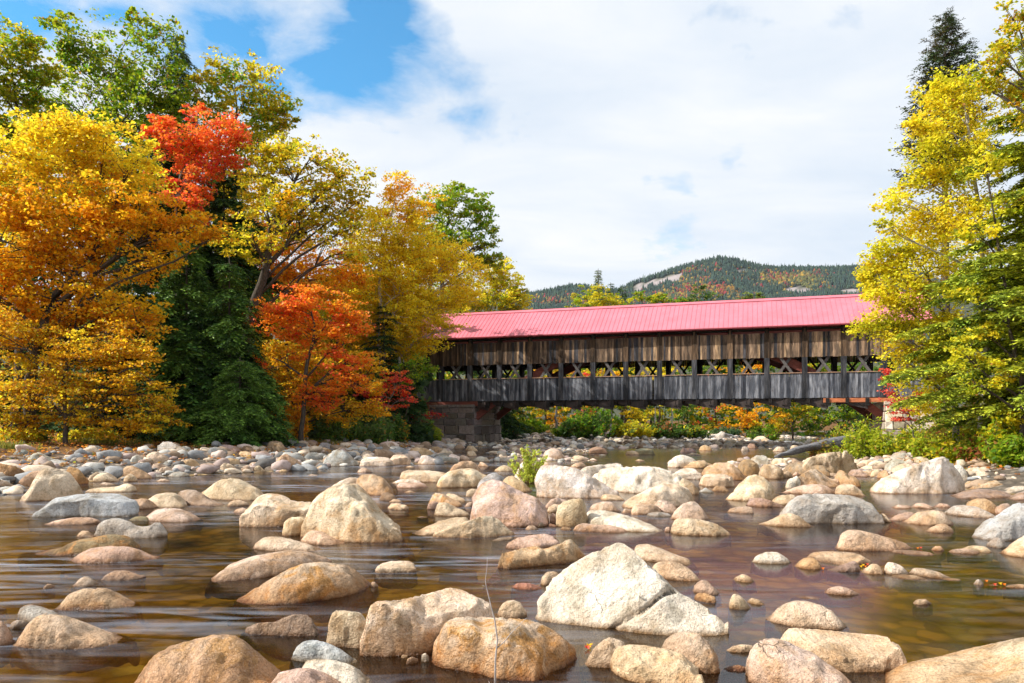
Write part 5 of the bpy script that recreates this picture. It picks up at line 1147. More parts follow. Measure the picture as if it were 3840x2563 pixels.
    conifer('hemlock_tree', 'dark young hemlock beside the stone abutment', (1530, 1340), 1655, 56, 120, MDG+DKG, 123, group=G, n_wh=16, droop=.35, start=.03, spray=.6, dens=1.3)
    T('maple_sapling', 'small red maple sapling left of the stone abutment', 'tree', (1425, 1650), 50, [(1480, 1420, 60, 22), (1440, 1460, 70, 25), (1500, 1440, 35, 20), (1530, 1490, 35, 16), (1400, 1480, 50, 20), (1450, 1520, 60, 16)], RED+REDO[:1], 0.134, 3.90, 124, .06, 'greybark', group=G, flat=.3)
    T('maple_sapling', 'crimson drooping maple spray against the abutment stones', 'tree', (1540, 1652), 57, [(1600, 1563, 50, 10), (1640, 1552, 22, 7), (1570, 1560, 26, 8)], [(.55, .01, .02), (.62, .015, .03)], 0.118, 4.80, 125, .04, group=G, flat=.5)
    T('maple_sapling', 'yellow green sapling before the left end of the siding', 'tree', (1500, 1650), 54, [(1560, 1360, 50, 30), (1600, 1390, 40, 30), (1530, 1400, 50, 40)], YGR+GRN, 0.143, 4.50, 126, .07, group=G)
    T('maple_tree', 'yellow green maple filling behind the yellow maple and the cedar', 'tree', (330, 1650), 58, [(200, 620, 160, 120), (420, 700, 160, 120), (560, 760, 120, 120), (100, 760, 140, 120), (300, 840, 180, 120), (500, 900, 140, 110), (80, 560, 110, 90)], YGR+YEL[:1]+GRN[:1], .24, 3.2, 131, .25, group=G)
    T('maple_tree', 'yellow maple glimpsed between the hemlocks and the olive oak', 'tree', (930, 1650), 58, [(900, 640, 100, 90), (960, 740, 110, 90), (880, 800, 90, 90), (980, 860, 110, 90), (900, 960, 90, 90)], YEL+LEM[:2]+OLV, .22, 3.4, 132, .22, group=G)
    T('maple_tree', 'amber maple in the shade between the fiery maple and the tall birch', 'tree', (1290, 1650), 55, [(1240, 1150, 120, 90), (1330, 1240, 110, 90), (1250, 1330, 110, 90), (1350, 1380, 90, 80), (1300, 1480, 110, 80), (1180, 1400, 90, 80)], GOLD[:3]+YEL+OLV[:1], .2, 3.4, 133, .2, group=G)
    T('birch_tree', 'pale yellow birch between the tall birch and the leaning one', 'birch', (1560, 1650), 60, [(1600, 980, 90, 60), (1520, 1040, 90, 70), (1450, 1010, 90, 80), (1330, 1100, 90, 80), (1560, 1140, 90, 50), (1380, 1250, 90, 60), (1350, 920, 70, 60)], LEM[:3]+YEL, .2, 4., 134, .16, 'birch', group=G)
    forest_mass('dense_woods', 'deep shaded woods behind the trees of the left bank', [(-500, 900, 640, 1640, 62, 74, DKG+AMB[2:], .36), (850, 1560, 1040, 1640, 60, 76, DKG+OLV+AMB, .34), (-500, 1600, 1380, 1650, 56, 62, DKG+SHR+BRN, .30)], 9, 52000, .55)
    # shrubs on the left bank
    SG = 'shrubs along the left bank'
    shrub('shrub', 'dark green leafy shrub at the foot of the low hemlock', 1040, 1600, 100, 70, 44, SHR, 201, .13, 3., SG)
    shrub('shrub', 'grey green viburnum shrub under the fiery maple', 1200, 1600, 120, 66, 46, SHR+MDG, 202, .13, 2.8, SG)
    shrub('shrub', 'wide leafy shrub with bare twigs before the amber maple', 1370, 1600, 120, 64, 48, SHR+MDG+OLV[:1], 203, .13, 2.6, SG)
    shrub('shrub', 'bright yellow green shrub beside the stone abutment', 1610, 1620, 46, 46, 58, LIM+MDG, 204, .12, 2.6, SG)
    shrub('shrub', 'golden leaved bush right of the low hemlock', 1090, 1540, 60, 60, 43, GOLD+AMB, 205, .15, 1.6, SG, elong=1.3)
    shrub('shrub', 'low yellow green undergrowth bush at the left shore', 330, 1640, 120, 24, 38, OLV+MDG, 206, .13, 2., SG)
    shrub('shrub', 'low dark undergrowth bush at the left edge of the shore', 80, 1640, 90, 28, 37, MDG+OLV, 207, .13, 2., SG)
    shrub('shrub', 'low mixed bush between the beech and the low hemlock', 640, 1640, 110, 26, 40, OLV+MDG+AMB, 208, .13, 2., SG)
    shrub('shrub', 'orange yellow bush just left of the abutment shrub', 1480, 1590, 60, 50, 53, GOLD+MDG, 209, .14, 2.2, SG, elong=1.4)
    # right bank
    G = 'trees on the right bank'
    conifer('pine_tree', 'dark pine top rising above the yellow birch on the right', (3545, 60), 1700, 42, 300, [(.05, .09, .035), (.07, .11, .04), (.14, .12, .04)], 301, group=G, n_wh=60, droop=-.25, start=.62, spray=.8, dens=.75, upturn=.1, irregular=.75)
    T('birch_tree', 'tall bright yellow birch on the right bank', 'birch', (3660, 1720), 27, [(3600, 320, 90, 60), (3540, 380, 100, 60), (3650, 420, 100, 80), (3480, 470, 70, 40), (3400, 465, 40, 18), (3580, 510, 140, 70), (3470, 610, 90, 50), (3600, 630, 130, 70), (3420, 690, 80, 40), (3540, 740, 140, 70), (3350, 760, 60, 30), (3460, 840, 130, 60), (3600, 830, 130, 80), (3330, 860, 50, 30)], LEM+YGR[:1], 0.101, 4.80, 302, .13, 'birch', group=G, path=[(3700, 1400), (3690, 1000), (3640, 560), (3610, 330)], palmix=(820, LEM+YGR[:1]))
    T('maple_tree', 'yellow maple before the right end of the bridge', 'tree', (3600, 1720), 29, [(3330, 950, 70, 50), (3420, 930, 100, 60), (3280, 1020, 50, 50), (3400, 1040, 120, 70), (3540, 1000, 110, 80), (3340, 1120, 90, 60), (3470, 1140, 120, 70), (3330, 1220, 90, 50), (3420, 1290, 110, 70), (3540, 1250, 110, 80), (3370, 1350, 70, 45), (3460, 1410, 90, 50), (3500, 1500, 80, 50), (3560, 1400, 100, 70), (3270, 1090, 20, 40)], LEM+YGR[:1], 0.105, 6.00, 303, .14, 'greybark', group=G, path=[(3580, 1500), (3540, 1200), (3440, 980)])
    conifer('hemlock_tree', 'yellow green hemlock filling the right edge', (4080, -100), 1720, 24.5, 680, [(.24, .33, .03), (.36, .42, .035), (.48, .50, .04), (.15, .23, .025)], 304, group=G, n_wh=62, droop=.22, start=.12, spray=.6, dens=2.6, irregular=.6)
    conifer('hemlock_tree', 'lower hemlock boughs behind the right bank shrubs', (3740, 900), 1720, 27, 260, [(.24, .34, .03), (.34, .42, .035), (.14, .22, .025)], 305, group=G, n_wh=22, droop=.3, start=.2, spray=.55, dens=1.4)
    T('maple_tree', 'orange green maple overhanging the top right corner', 'tree', (3980, 1720), 22, [(3790, 60, 50, 60), (3830, 170, 60, 80), (3760, 200, 50, 50), (3800, 300, 70, 60), (3700, 260, 40, 30), (3860, 400, 80, 80), (3720, 340, 50, 30), (3900, 80, 90, 120)], OLV+GOLD[:1]+YGR, 0.101, 4.20, 306, .2, 'greybark', group=G, path=[(3960, 1100), (3920, 600), (3860, 200)])
    T('yellow_tree', 'bright yellow sprays of a young tree before the edge hemlock', 'tree', (3850, 1740), 24., [(3700, 600, 70, 50), (3780, 760, 60, 40), (3650, 860, 60, 50), (3760, 960, 60, 30), (3640, 1080, 70, 50), (3800, 1140, 50, 30), (3700, 1260, 70, 40), (3620, 1330, 60, 50), (3780, 1380, 60, 36), (3680, 1450, 60, 40), (3820, 1540, 60, 40)], LEM+YGR[:2], 0.11, 3.0, 307, .1, group=G)
    T('maple_sapling', 'red leaved maple sapling before the right abutment', 'tree', (3440, 1690), 33, [(3360, 1500, 45, 22), (3420, 1520, 45, 22), (3340, 1460, 30, 18), (3400, 1550, 40, 15), (3450, 1490, 30, 14), (3320, 1400, 18, 22), (3380, 1575, 34, 10)], RED+[(.62, .16, .10)], 0.084, 2.70, 308, .035, 'greybark', group=G, flat=.35)
    SG = 'shrubs along the right bank'
    for a in [(3250, 1640, 90, 70, 37, LIM, 311, 'lime green willow bush beside the driftwood log'), (3340, 1660, 70, 60, 36, LIM+YGR[:1], 312, 'second lime willow bush right of the one by the log'), (3440, 1650, 80, 66, 34, LIM+OLV[:1], 313, 'olive willow bush below the right abutment'),
              (3540, 1670, 90, 70, 32, YGR+RBR, 314, 'mixed green and red brown bush beyond the great white boulder'), (3640, 1640, 90, 90, 30, YGR+LIM[:1], 315, 'tall yellow green bush behind the brown square rock'), (3730, 1660, 90, 110, 27, GRN+YGR, 316, 'big green bush near the right edge'),
              (3810, 1720, 80, 90, 23.5, GRN+YGR[:2], 317, 'dark green overhanging bush at the right edge'), (3680, 1530, 100, 60, 33, BRN+RBR, 318, 'red brown twiggy bush under the hemlock'), (3090, 1655, 55, 22, 45, RBR+LIM[:2], 319, 'small reddish bush left of the lime willows'),
              (3160, 1625, 50, 35, 50, LIM+ORG[:1], 320, 'pale lime bush with orange sprigs beyond the log'), (3840, 1560, 90, 130, 26, YGR+GRN, 321, 'tall leafy bush cut by the right edge'), (3560, 1600, 80, 70, 36, LIM+YEL[:1], 322, 'yellow lime bush right of the abutment'), (3480, 1680, 80, 60, 30, LIM+OLV[:1], 323, 'low lime bush just beyond the great white boulder'), (3590, 1690, 90, 70, 27.5, YGR+LIM[:2], 324, 'feathery green gold bush hiding the birch foot'), (3690, 1700, 90, 90, 25.5, LIM+RBR[:1]+GRN[:1], 325, 'mixed lime bush before the hemlock boughs'), (3780, 1640, 100, 110, 24.5, YGR+GRN[:2], 326, 'tall green bush against the right edge hemlock')]:
        shrub('willow_shrub' if a[5][0] == LIM[0] else 'shrub', a[7], a[0], a[1], a[2], a[3], a[4], a[5], a[6], .10, 2.6, SG)
    # far bank, seen under and through the bridge
    G = 'trees on the far bank beyond the bridge'
    far = [('green yellow maple seen under the left part of the bridge', 1880, 84, [(1860, 1560, 90, 60), (1950, 1540, 90, 60), (1900, 1480, 90, 60), (1840, 1490, 60, 60), (1880, 1400, 80, 60)], YGR+GRN[:2]), ('golden maple seen under the bridge left of its middle', 2040, 88, [(2030, 1530, 80, 60), (2100, 1550, 50, 50), (2010, 1460, 90, 50), (2080, 1440, 60, 50), (2050, 1370, 70, 40)], YEL+GOLD),
           ('red maple glowing through the middle truss openings', 2190, 92, [(2150, 1400, 70, 50), (2230, 1390, 60, 40), (2190, 1470, 80, 60), (2190, 1540, 80, 60)], RED+ORG[:1]+OLV), ('orange maple behind the middle openings of the bridge', 2340, 92, [(2330, 1400, 70, 45), (2400, 1400, 60, 40), (2340, 1480, 90, 60), (2370, 1550, 80, 50)], ORG[:1]+YEL+OLV),
           ('yellow maple under the middle of the bridge', 2470, 90, [(2440, 1540, 80, 60), (2500, 1480, 80, 60), (2480, 1400, 80, 50)], YEL+OLV), ('crimson and orange maple under the bridge right of its middle', 2690, 92, [(2680, 1560, 60, 50), (2660, 1600, 50, 30), (2700, 1500, 60, 50), (2640, 1440, 60, 40)], REDO[:2]+OLV),
           ('amber maple right of the crimson one under the bridge', 2800, 90, [(2790, 1560, 70, 60), (2860, 1540, 70, 60), (2820, 1470, 90, 50), (2760, 1620, 60, 30), (2790, 1400, 80, 40)], GOLD+AMB[:1]), ('green gold tree under the right part of the bridge', 2970, 92, [(2960, 1570, 80, 60), (3020, 1540, 80, 60), (2980, 1470, 90, 60), (2990, 1400, 80, 50)], OLV+GOLD[:1]+GRN),
           ('deep green tree beside the right abutment', 3160, 90, [(3130, 1570, 90, 60), (3220, 1560, 80, 60), (3160, 1480, 90, 60), (3230, 1450, 80, 60), (3200, 1380, 80, 50)], GRN+MDG), ('dark green tree under the bridge between golden and orange maples', 2580, 96, [(2560, 1570, 60, 60), (2590, 1500, 60, 60), (2560, 1420, 60, 50)], MDG+GRN[:1])]
    for k, (lb, bx, Y, lo, pal) in enumerate(far): T('far_maple_tree', lb, 'tree', (bx, 1640), Y, lo, pal, .26, 3., 401+k, .16, group=G)
    for k, (bx, tp) in enumerate([(2085, 1470), (2252, 1440), (2268, 1430), (2290, 1450), (2455, 1470), (2520, 1480)]):
        T('bare_birch', ['grey trunk rising from the far bushes left of the others', 'white birch trunk, left one of the close far trio', 'white birch trunk, middle one of the close far trio', 'white birch trunk, right one of the close far trio', 'thin grey birch trunk beyond the middle of the bridge', 'thin birch trunk right of the lone thin grey one'][k], 'birch', (bx, 1640), 80, [(bx, tp, 14, 30), (bx+6, tp-60, 20, 30)], YEL, .2, .6, 430+k, .11 if k else .18, 'birch' if k else 'greybark', group=G)
    conifer('hemlock_tree', 'dark hemlock seen through the left truss openings', (1830, 1300), 1650, 80, 150, DKG+MDG[:1], 441, group=G, n_wh=20, start=.02, spray=1.1, dens=1.2)
    SG = 'bushes on the far bank'
    for k, a in enumerate([(2230, 1590, 120, 72, 77, MDG+GRN[:2], 'big rounded green bush on the far bank under the bridge'), (2140, 1620, 70, 40, 76, GRN+MDG, 'small green bush left of the big rounded far bush'), (2370, 1620, 90, 40, 77, SHR+OLV, 'olive bush right of the big rounded far bush'), (2480, 1620, 80, 40, 78, SHR+MDG+RBR, 'dark russet bush in the middle of the far bank'),
                           (2590, 1625, 70, 34, 79, MDG+OLV, 'green brown bush before the crimson far maple'), (2720, 1630, 60, 24, 84, SHR, 'low dark bush beneath the amber far maple'), (2860, 1620, 70, 30, 88, SHR+GRN, 'low green bush at the far bend of the river'), (1960, 1600, 110, 36, 84, GRN+SHR, 'low green bush behind the left abutment stones')]):
        shrub('far_bush', a[6], a[0], a[1], a[2], a[3], a[4], a[5], 450+k, .17, 2.6, SG)
    G = 'pines behind the bridge roof'
    conifer('pine_tree', 'thin tall pine poking above the roof before the hill', (2243, 1008), 1640, 118, 60, [(.10, .17, .05), (.16, .21, .05)], 471, group=G, n_wh=34, droop=.1, start=.5, spray=1., dens=.8)
    conifer('pine_tree', 'smaller thin pine right of the tallest pine behind the roof', (2290, 1060), 1640, 122, 60, [(.08, .15, .05), (.12, .18, .06)], 472, group=G, n_wh=30, droop=.1, start=.5, spray=1., dens=.8)
    conifer('pine_tree', 'pale green pine above the roof before the bare ledge', (2332, 1075), 1640, 118, 80, [(.10, .18, .07), (.14, .21, .06)], 473, group=G, n_wh=28, droop=.1, start=.5, spray=1.1)
    T('pine_tree', 'golden green broad tree behind the roof under the thin pine', 'tree', (2230, 1640), 112, [(2200, 1110, 50, 40), (2250, 1120, 60, 50), (2210, 1160, 70, 40), (2300, 1140, 50, 40)], OLV+GRN[1:3], 0.269, 5.40, 474, .2, group=G)
    T('pine_tree', 'round topped bright green pine above the middle of the roof', 'tree', (2625, 1640), 112, [(2625, 1085, 28, 18), (2600, 1115, 40, 24), (2650, 1115, 40, 24), (2620, 1145, 70, 20)], [(.10, .19, .05), (.15, .23, .05)], 0.252, 6.00, 475, .2, group=G)
    T('pine_tree', 'small green tree tips above the right part of the roof', 'tree', (2820, 1640), 112, [(2805, 1108, 22, 16), (2850, 1112, 22, 14), (2825, 1125, 50, 14)], [(.12, .20, .04), (.22, .27, .05)], 0.252, 6.00, 476, .2, group=G)
    T('pine_tree', 'low dark green pines line above the roof left of the round one', 'tree', (2440, 1640), 112, [(2400, 1120, 30, 22), (2450, 1130, 60, 20), (2520, 1125, 40, 18), (2560, 1135, 40, 14), (2390, 1150, 50, 24)], GRN[:2]+OLV[:1], 0.252, 6.00, 477, .2, group=G)
    T('pine_tree', 'yellow tipped tree left of the hill behind the roof', 'tree', (2120, 1640), 112, [(2110, 1190, 40, 16), (2150, 1180, 40, 16)], OLV+GRN, 0.252, 4.50, 478, .2, group=G)
    forest_mass('far_woods', 'autumn woods closing the valley beyond the bridge', [(1350, 3500, 1290, 1650, 104, 116, GOLD[:1]+OLV+GRN+MDG+MDG+REDO[:1], 1.)], 19, 40000, .5)

def build_extras():
    # fallen grey log at the right bank
    mb = MB(); a = at(2905, 1712, 44); b = at(3190, 1640, 46); r_ = np.random.default_rng(4); pts = []; n = 14
    for i in range(n):
        t = i/(n-1); pts.append(a*(1-t)+b*t+np.array([0, 0, .05*math.sin(t*6)]))
    mb.tube(pts, [.06+.27*math.sin(min(1, t*1.15)*math.pi*.62)*(1 if t < .95 else .8) for t in np.linspace(0, 1, n)], 18)
    V = np.vstack(mb.v); V += .09*fbm(V*np.array([.5, .5, 3.]), 3, 3)[:, None]*np.array([.2, 1, 1]); V[:, 2] = V[:, 2]*1.0
    mb.v = [V]; o = mb.build('fallen_log', M['drift'], None, True); tag(o, 'big grey weathered log slanting down to the water on the right', 'log')
    # bleached driftwood on the far gravel bar
    mb = MB(); p = [at(2718, 1632, 72), at(2745, 1634, 72), at(2768, 1650, 71)]; mb.tube(curve(p[0], p[1], 5, r_), [.2, .17, .15, .13, .1], 8); mb.tube([p[1], p[2]], [.1, .05], 7); mb.tube([at(2748, 1642, 72), at(2778, 1634, 72.5)], [.1, .03], 7)
    tag(mb.build('driftwood', M['bleached'], None, True), 'bleached forked driftwood on the far gravel bar', 'driftwood')
    # willow tuft among the boulders
    r_ = np.random.default_rng(8); Y, g = ground_hit(1985, 1812); bx = (1985-CX)/F*Y
    root = empty('willow_tuft', (bx, Y, g)); tag(root, 'small green willow tuft growing between boulders in mid river', 'plant'); st = MB(); P = []
    for k in range(28):
        th = r_.uniform(0, 6.28); q = r_.uniform(.1, 1); L = r_.uniform(.7, 1.35)*(1-.2*q); b = np.array([bx+.18*math.cos(th)*q, Y+.15*math.sin(th)*q, -.05]); e = b+np.array([math.cos(th)*q*.55, math.sin(th)*q*.35, L*1.0])
        pts = curve(b, e, 7, r_, .05, .05); st.tube(pts, np.linspace(.008, .003, 7), 4); u = r_.uniform(.25, 1, 9); P.append(np.stack([np.interp(u, np.linspace(0, 1, 7), pts[:, j]) for j in range(3)], -1))
    for k in range(5):
        e = at([1955, 2005, 1975, 2030, 1990][k], [1682, 1690, 1660, 1715, 1700][k], Y); b = np.array([bx, Y, 0]); pts = curve(b, e, 8, r_, .02, .04); st.tube(pts, np.linspace(.009, .003, 8), 4); u = r_.uniform(.4, 1, 12); P.append(np.stack([np.interp(u, np.linspace(0, 1, 8), pts[:, j]) for j in range(3)], -1))
    base = np.stack([bx+r_.normal(size=60)*.26, Y-.1+r_.normal(size=60)*.12, r_.uniform(.02, .34, 60)], -1); P.append(base)
    v, f, c = leaves(np.vstack(P), r_, 5, .045, [(.62, .66, .12), (.50, .60, .08), (.70, .70, .16)], np.full(len(np.vstack(P)), .07), 1., 1.2, elong=2.6)
    st.build('stems', M['redstem'], root, True); mesh_obj('foliage', v, f, M['leaf'], root, False, c)
    # bare twig standing in the foreground
    mb = MB(); Y = 4.6; mb.tube([at(1856, 2620, Y), at(1858, 2470, Y), at(1865, 2400, Y), at(1856, 2330, Y), at(1838, 2260, Y), at(1826, 2210, Y), at(1820, 2180, Y), at(1826, 2130, Y), at(1828, 2090, Y)], [.0075, .006, .0055, .005, .0035, .003, .0022, .0016, .001], 7)
    mb.tube([at(1865, 2430, Y), at(1890, 2408, Y), at(1930, 2360, Y), at(1975, 2318, Y)], [.004, .0032, .0024, .0014], 6); mb.tube([at(1820, 2200, Y), at(1808, 2196, Y)], [.002, .001], 5); mb.tube([at(1832, 2245, Y), at(1842, 2240, Y)], [.002, .001], 5)
    mb.tube([at(1856, 2600, Y), at(1832, 2555, Y)], [.004, .001], 5); mb.tube([at(1858, 2600, Y), at(1908, 2560, Y)], [.004, .001], 5)
    tag(mb.build('bare_twig', M['twig'], None, True), 'thin bare forked twig before the golden stained boulder', 'twig')
    # small cairn on the brown oblong boulder
    hit = [r for r in rock_info if r['name'] and 'cairn' in r['name']][0]; Yc = hit['C'][1]-.1
    root = None
    for k, (py, wz, hz) in enumerate([(1766, .075, .055), (1757, .055, .05), (1750, .035, .032)]):
        V0, F0 = ico(3); V = V0*np.array([wz, wz*.8, hz]); V = V*(1+.15*fbm(V0*1.7+k*9, 2, 4))[:, None]; c = at(3080, py, Yc)
        o = mesh_obj('cairn_stone', V+c, F0, M['rock'], smooth=True, loc=c); o.color = (*TONE[['cream', 'grey', 'white'][k]], .1)
        tag(o, ['lowest stone of the tiny cairn on the brown oblong boulder', 'middle stone of the tiny cairn on the brown oblong boulder', 'top stone of the tiny cairn on the brown oblong boulder'][k], 'stone', 'stones of the small cairn')
    # heap of small stones on the tan rock by the giant boulder
    r_ = np.random.default_rng(12); sp = [(1228, 2000, .05, 'grey'), (1243, 1990, .05, 'slate'), (1256, 2002, .045, 'grey'), (1236, 1988, .035, 'dark'), (1268, 2008, .04, 'slate'), (1283, 2014, .055, 'blue'), (1248, 2010, .04, 'grey')]
    Y0 = ground_hit(1255, 2018)[0]
    for k, (px, py, s, tn) in enumerate(sp):
        V0, F0 = ico(3); V = V0*np.array([s, s*.8, s*.75])*(1+.3*fbm(V0*1.3+k*5, 2, 4))[:, None]; c = at(px, py, Y0)
        o = mesh_obj('small_stone', V+c, F0, M['rock'], smooth=True, loc=c); o.color = (*TONE[tn], 0.)
        tag(o, 'small dark stone heaped on rock at the foot of the giant cream boulder', 'stone', 'small dark stones heaped at the foot of the giant boulder')
    # fallen leaves
    spots = [(3440, 2060), (3452, 2058), (3236, 2124), (3244, 2128), (3252, 2122), (3228, 2130), (3698, 2185), (3730, 2198), (3750, 2196), (3765, 2197), (2204, 2434), (2210, 2430), (3085, 2137)]
    for k, (px, py) in enumerate(spots):
        Yg, g = ground_hit(px, py+3); c = np.array([(px-CX)/F*Yg, Yg, g+.02]); r2 = np.random.default_rng(k+50); V = []; nn = 10; s = .02 if px > 2300 else .028
        for q in range(nn):
            th = 6.283*q/nn; rr = s*(1.25 if q % 2 == 0 else .6); V.append([math.cos(th)*rr, math.sin(th)*rr*.8, .012*math.cos(th*2)+.008])
        V = np.array([[0, 0, .004]]+V); V2 = V.copy(); V2[:, 2] -= .002; a_ = r2.uniform(.2, .7); ro = np.array([[1, 0, 0], [0, math.cos(a_), -math.sin(a_)], [0, math.sin(a_), math.cos(a_)]]); V = np.vstack([V, V2])@ro.T+c
        Fc = [(0, q+1, (q+1) % nn+1) for q in range(nn)]+[(nn+1, nn+1+(q+1) % nn+1, nn+1+q+1) for q in range(nn)]+[(q+1, nn+1+q+1, nn+1+(q+1) % nn+1, (q+1) % nn+1) for q in range(nn)]
        o = mesh_obj('fallen_leaf', V, Fc, M['leaf'], col=np.tile([ORG[0], RED[1], YEL[0]][k % 3], (len(V), 1)), loc=c)
        tag(o, 'small fallen autumn leaf caught against the stones at the water', 'leaf', 'fallen leaves caught on the river stones')
M['redstem'] = mat_plain('reddish_willow_stem', (.20, .10, .05), .8); M['twig'] = mat_plain('pale_twig_bark', (.42, .36, .32), .8, 30, .3)

def build_grass():
    r_ = np.random.default_rng(77); V, Fc, C = [], [], []; n = 0
    spots = [((-27, 34), 2.6, 1.2), ((-21.5, 31.5), 1.2, .5), ((-19.5, 36), 2, .6), ((-16, 40.5), 1.6, .5), ((-12, 44), 2, .6)]
    for (cx, cy), w, d in spots:
        for k in range(520):
            x = cx+r_.normal()*w*.5; y = cy+r_.normal()*d*.5; z = float(terrain(x, y)); h = r_.uniform(.18, .42); th = r_.uniform(0, 6.28); bx, by_ = math.cos(th)*.3*h, math.sin(th)*.3*h
            sx, sy = -math.sin(th)*.012, math.cos(th)*.012
            V += [(x-sx, y-sy, z), (x+sx, y+sy, z), (x+bx*.5+sx, y+by_*.5+sy, z+h*.7), (x+bx*.5-sx, y+by_*.5-sy, z+h*.7), (x+bx*1.3, y+by_*1.3, z+h)]; Fc += [(n, n+1, n+2, n+3), (n+3, n+2, n+4)]; n += 5
            c = (.30, .27, .05) if r_.uniform() < .6 else (.14, .18, .04); C += [c]*5
    o = mesh_obj('bank_grass', np.array(V), Fc, M['leaf'], None, False, np.array(C)); tag(o, 'tufts of yellowing grass among the left shore stones', 'grass', kind='stuff')

def build_world():
    az = math.atan2(-.12, -.97); el = R(40)
    sd = (math.cos(el)*math.cos(az), math.cos(el)*math.sin(az), math.sin(el))
    w = bpy.data.worlds.new('World'); S.world = w; w.use_nodes = True; nt = w.node_tree; nt.nodes.clear(); g = N(nt)
    out = g.n('ShaderNodeOutputWorld'); bg = g.n('ShaderNodeBackground'); bg.inputs['Strength'].default_value = .1
    sky = g.n('ShaderNodeTexSky'); sky.sky_type = 'NISHITA'; sky.sun_disc = False; sky.sun_elevation = el; sky.sun_rotation = math.pi/2-az; sky.air_density = 1.; sky.dust_density = .3; sky.ozone_density = 2.
    tc = g.n('ShaderNodeTexCoord'); d = tc.outputs['Generated']; sx = g.n('ShaderNodeSeparateXYZ'); g.lk(d, sx.inputs[0])
    yy = g.math('MAXIMUM', sx.outputs[1], .08); u = g.math('DIVIDE', sx.outputs[0], yy); v = g.math('DIVIDE', sx.outputs[2], yy)
    zc = g.math('ADD', g.math('MAXIMUM', sx.outputs[2], 0.), .22); cu = g.n('ShaderNodeCombineXYZ'); g.lk(g.math('DIVIDE', sx.outputs[0], zc), cu.inputs[0]); g.lk(g.math('DIVIDE', sx.outputs[1], zc), cu.inputs[1])
    n1 = g.noise(cu.outputs[0], 3.6, 10, .62, .3); n2 = g.noise(cu.outputs[0], .9, 4, .5, .2); n3 = g.noise(g.mapping(cu.outputs[0], (1, 2.2, 1)), 1.7, 6, .55, .5)
    def ell(cx, cy, rx, ry):   # 1 inside an ellipse of directions, fading out
        a = g.math('POWER', g.math('DIVIDE', g.math('SUBTRACT', u, (cx-CX)/F), rx/F), 2.); b = g.math('POWER', g.math('DIVIDE', g.math('SUBTRACT', v, (HY-cy)/F), ry/F), 2.)
        return g.math('MAXIMUM', g.math('SUBTRACT', 1., g.math('SQRT', g.math('ADD', a, b))), 0.)
    hole = g.math('MULTIPLY', ell(1330, 230, 520, 330), 1.05)
    for e, k in ((ell(1420, 40, 260, 160), 1.0), (ell(800, 130, 620, 280), .8), (ell(80, 60, 420, 220), .8), (ell(470, 50, 360, 130), .7), (ell(1000, 330, 300, 140), .75), (ell(2760, 60, 420, 90), .30), (ell(3150, 90, 300, 140), .34), (ell(1620, 620, 160, 60), .22), (ell(1720, 440, 160, 70), .3), (ell(1050, 420, 260, 120), .5)):
        hole = g.math('MAXIMUM', hole, g.math('MULTIPLY', e, k))
    puff = g.math('MAXIMUM', g.math('MULTIPLY', ell(1200, 140, 250, 120), .75), g.math('MULTIPLY', ell(700, 120, 300, 120), .35))
    cov = g.math('ADD', g.math('SUBTRACT', 1.36, g.math('MULTIPLY', hole, 2.1)), g.math('MULTIPLY', puff, .95))
    f = g.math('ADD', cov, g.math('ADD', g.math('MULTIPLY', g.math('SUBTRACT', n1, .5), 3.4), g.math('MULTIPLY', g.math('SUBTRACT', n2, .5), .6)))
    mask = g.ramp(f, [(-.0, 0.), (1.0, 1.)], 'LINEAR')
    cc = g.ramp(n3, [(.3, (4.9, 5.5, 6.3)), (.55, (5.9, 6.2, 6.6)), (.7, (6.6, 6.65, 6.7))])
    blue = g.mix(1., sky.outputs[0], (.48, 1.28, 1.5), 'MULTIPLY')
    c = g.mix(mask, blue, cc); g.lk(c, bg.inputs[0]); g.lk(bg.outputs[0], out.inputs[0])
    L = bpy.data.lights.new('sun', 'SUN'); L.energy = 5.0; L.angle = R(.6); L.color = (1., .95, .87); lo = bpy.data.objects.new('sun', L); COL.objects.link(lo)
    from mathutils import Vector
    lo.rotation_euler = Vector(sd).to_track_quat('Z', 'Y').to_euler(); lo.location = (sd[0]*60, sd[1]*60, sd[2]*60)

def build_camera():
    c = bpy.data.cameras.new('camera'); c.sensor_width = 36; c.lens = F*36/3840; c.shift_y = (HY-1281.5)/3840; c.clip_end = 20000; c.clip_start = .1
    o = bpy.data.objects.new('camera', c); COL.objects.link(o); o.location = (0, 0, H); o.rotation_euler = (R(90), 0, 0); S.camera = o

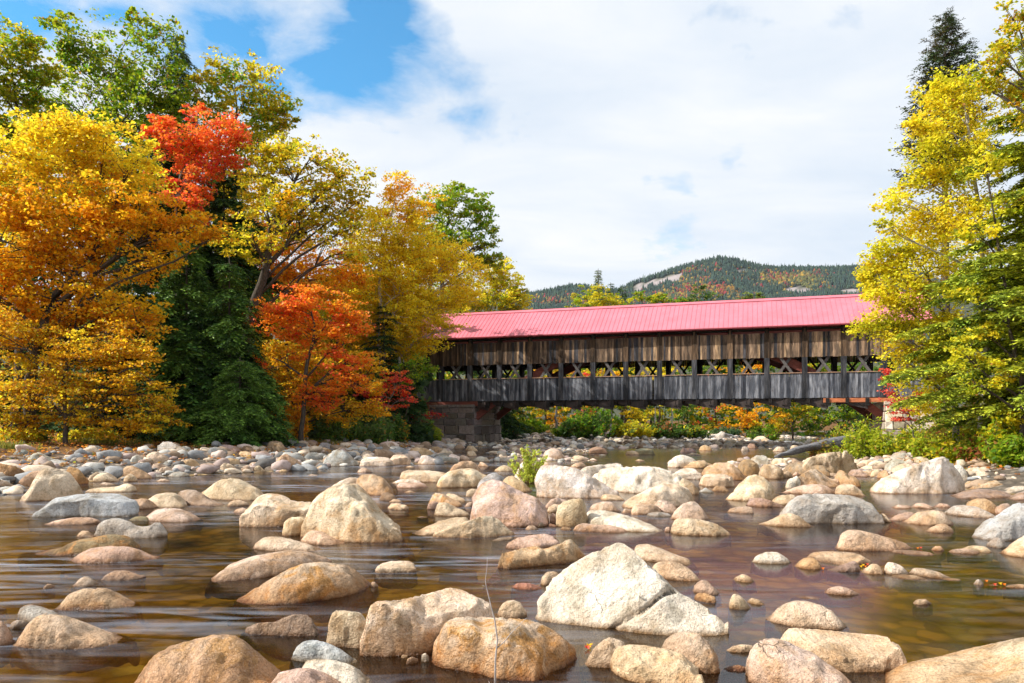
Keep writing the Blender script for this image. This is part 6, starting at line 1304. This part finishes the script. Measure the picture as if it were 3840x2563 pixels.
build_setting(); build_rocks(); build_bridge()
abutment('tree-shaded mortared stone abutment under the left end of the bridge', 32.0, 40.5, -6.9, .35, -.3, 3.36, (.20, .17, .15), 1)  # stone tone kept dark, tree shade is put into the block colour
abutment('sunlit stone abutment under the right end of the bridge', -3.3, -.1, -6.9, .35, -.3, 3.36, (.62, .54, .42), 2)  # stone tone kept pale, sunlight on the face is put into the colour
pebbles('shore_pebbles', 'loose cobbles covering the left shore', (-40, -3, 20, 66), 2500, .12, .85, 3, ['tan', 'grey', 'brown', 'brown', 'mauve', 'slate', 'slate', 'pink', 'dark'])
pebbles('bar_pebbles', 'loose cobbles on the bars and shores of the middle and right', (-4, 24, 22, 60), 3000, .10, .5, 4, ['cream', 'grey', 'pink', 'tan', 'mauve', 'brown', 'brown', 'slate'])
pebbles('far_pebbles', 'pale cobbles on the far gravel bars beyond the bridge', (-6, 45, 56, 100), 4200, .18, .8, 5, ['cream', 'grey', 'pink', 'tan', 'white', 'brown', 'slate'])
def build_litter():
    r_ = np.random.default_rng(31); x = r_.uniform(-42, 24, 30000); y = r_.uniform(20, 62, 30000); z = terrain(x, y); k = (z > .35) & (z < 1.6) & (np.abs(x)/y < .75); C = np.stack([x, y, z+.04], -1)[k][:9000]
    C[:, 2] += r_.uniform(0, .12, len(C)); v, f, c = leaves(C, r_, 2, .10, [(.42, .20, .06), (.62, .34, .04), (.30, .13, .05), (.70, .24, .04), (.24, .15, .08)], np.full(len(C), .15), .3, .35)
    tag(mesh_obj('leaf_litter', v, f, M['leaf'], None, False, c), 'fallen leaves strewn over the shore stones and banks', 'leaves', kind='stuff')
build_litter(); build_hill(); build_trees(); build_extras(); build_grass(); build_world(); build_camera()
V = [(-7200, -1100, -60), (7200, -1100, -60), (7200, 7800, -60), (-7200, 7800, -60), (-7200, -1100, 900), (7200, -1100, 900), (7200, 7800, 900), (-7200, 7800, 900)]
mh = bpy.data.materials.new('thin_air_haze'); mh.use_nodes = True; nt = mh.node_tree; nt.nodes.clear(); oo = nt.nodes.new('ShaderNodeOutputMaterial'); pv = nt.nodes.new('ShaderNodeVolumePrincipled')
pv.inputs['Density'].default_value = .00003; pv.inputs['Color'].default_value = (.80, .90, 1., 1); nt.links.new(pv.outputs[0], oo.inputs['Volume'])
tag(mesh_obj('haze', V, [(3, 2, 1, 0), (4, 5, 6, 7), (0, 1, 5, 4), (1, 2, 6, 5), (2, 3, 7, 6), (3, 0, 4, 7)], mh), 'thin bluish autumn air over the valley', 'haze', kind='stuff')
S.view_settings.view_transform = 'Standard'; S.view_settings.look = 'None'; S.view_settings.exposure = 0.62; S.view_settings.gamma = 1.0
S.cycles.max_bounces = 8; S.cycles.transparent_max_bounces = 12; S.cycles.sample_clamp_indirect = 6
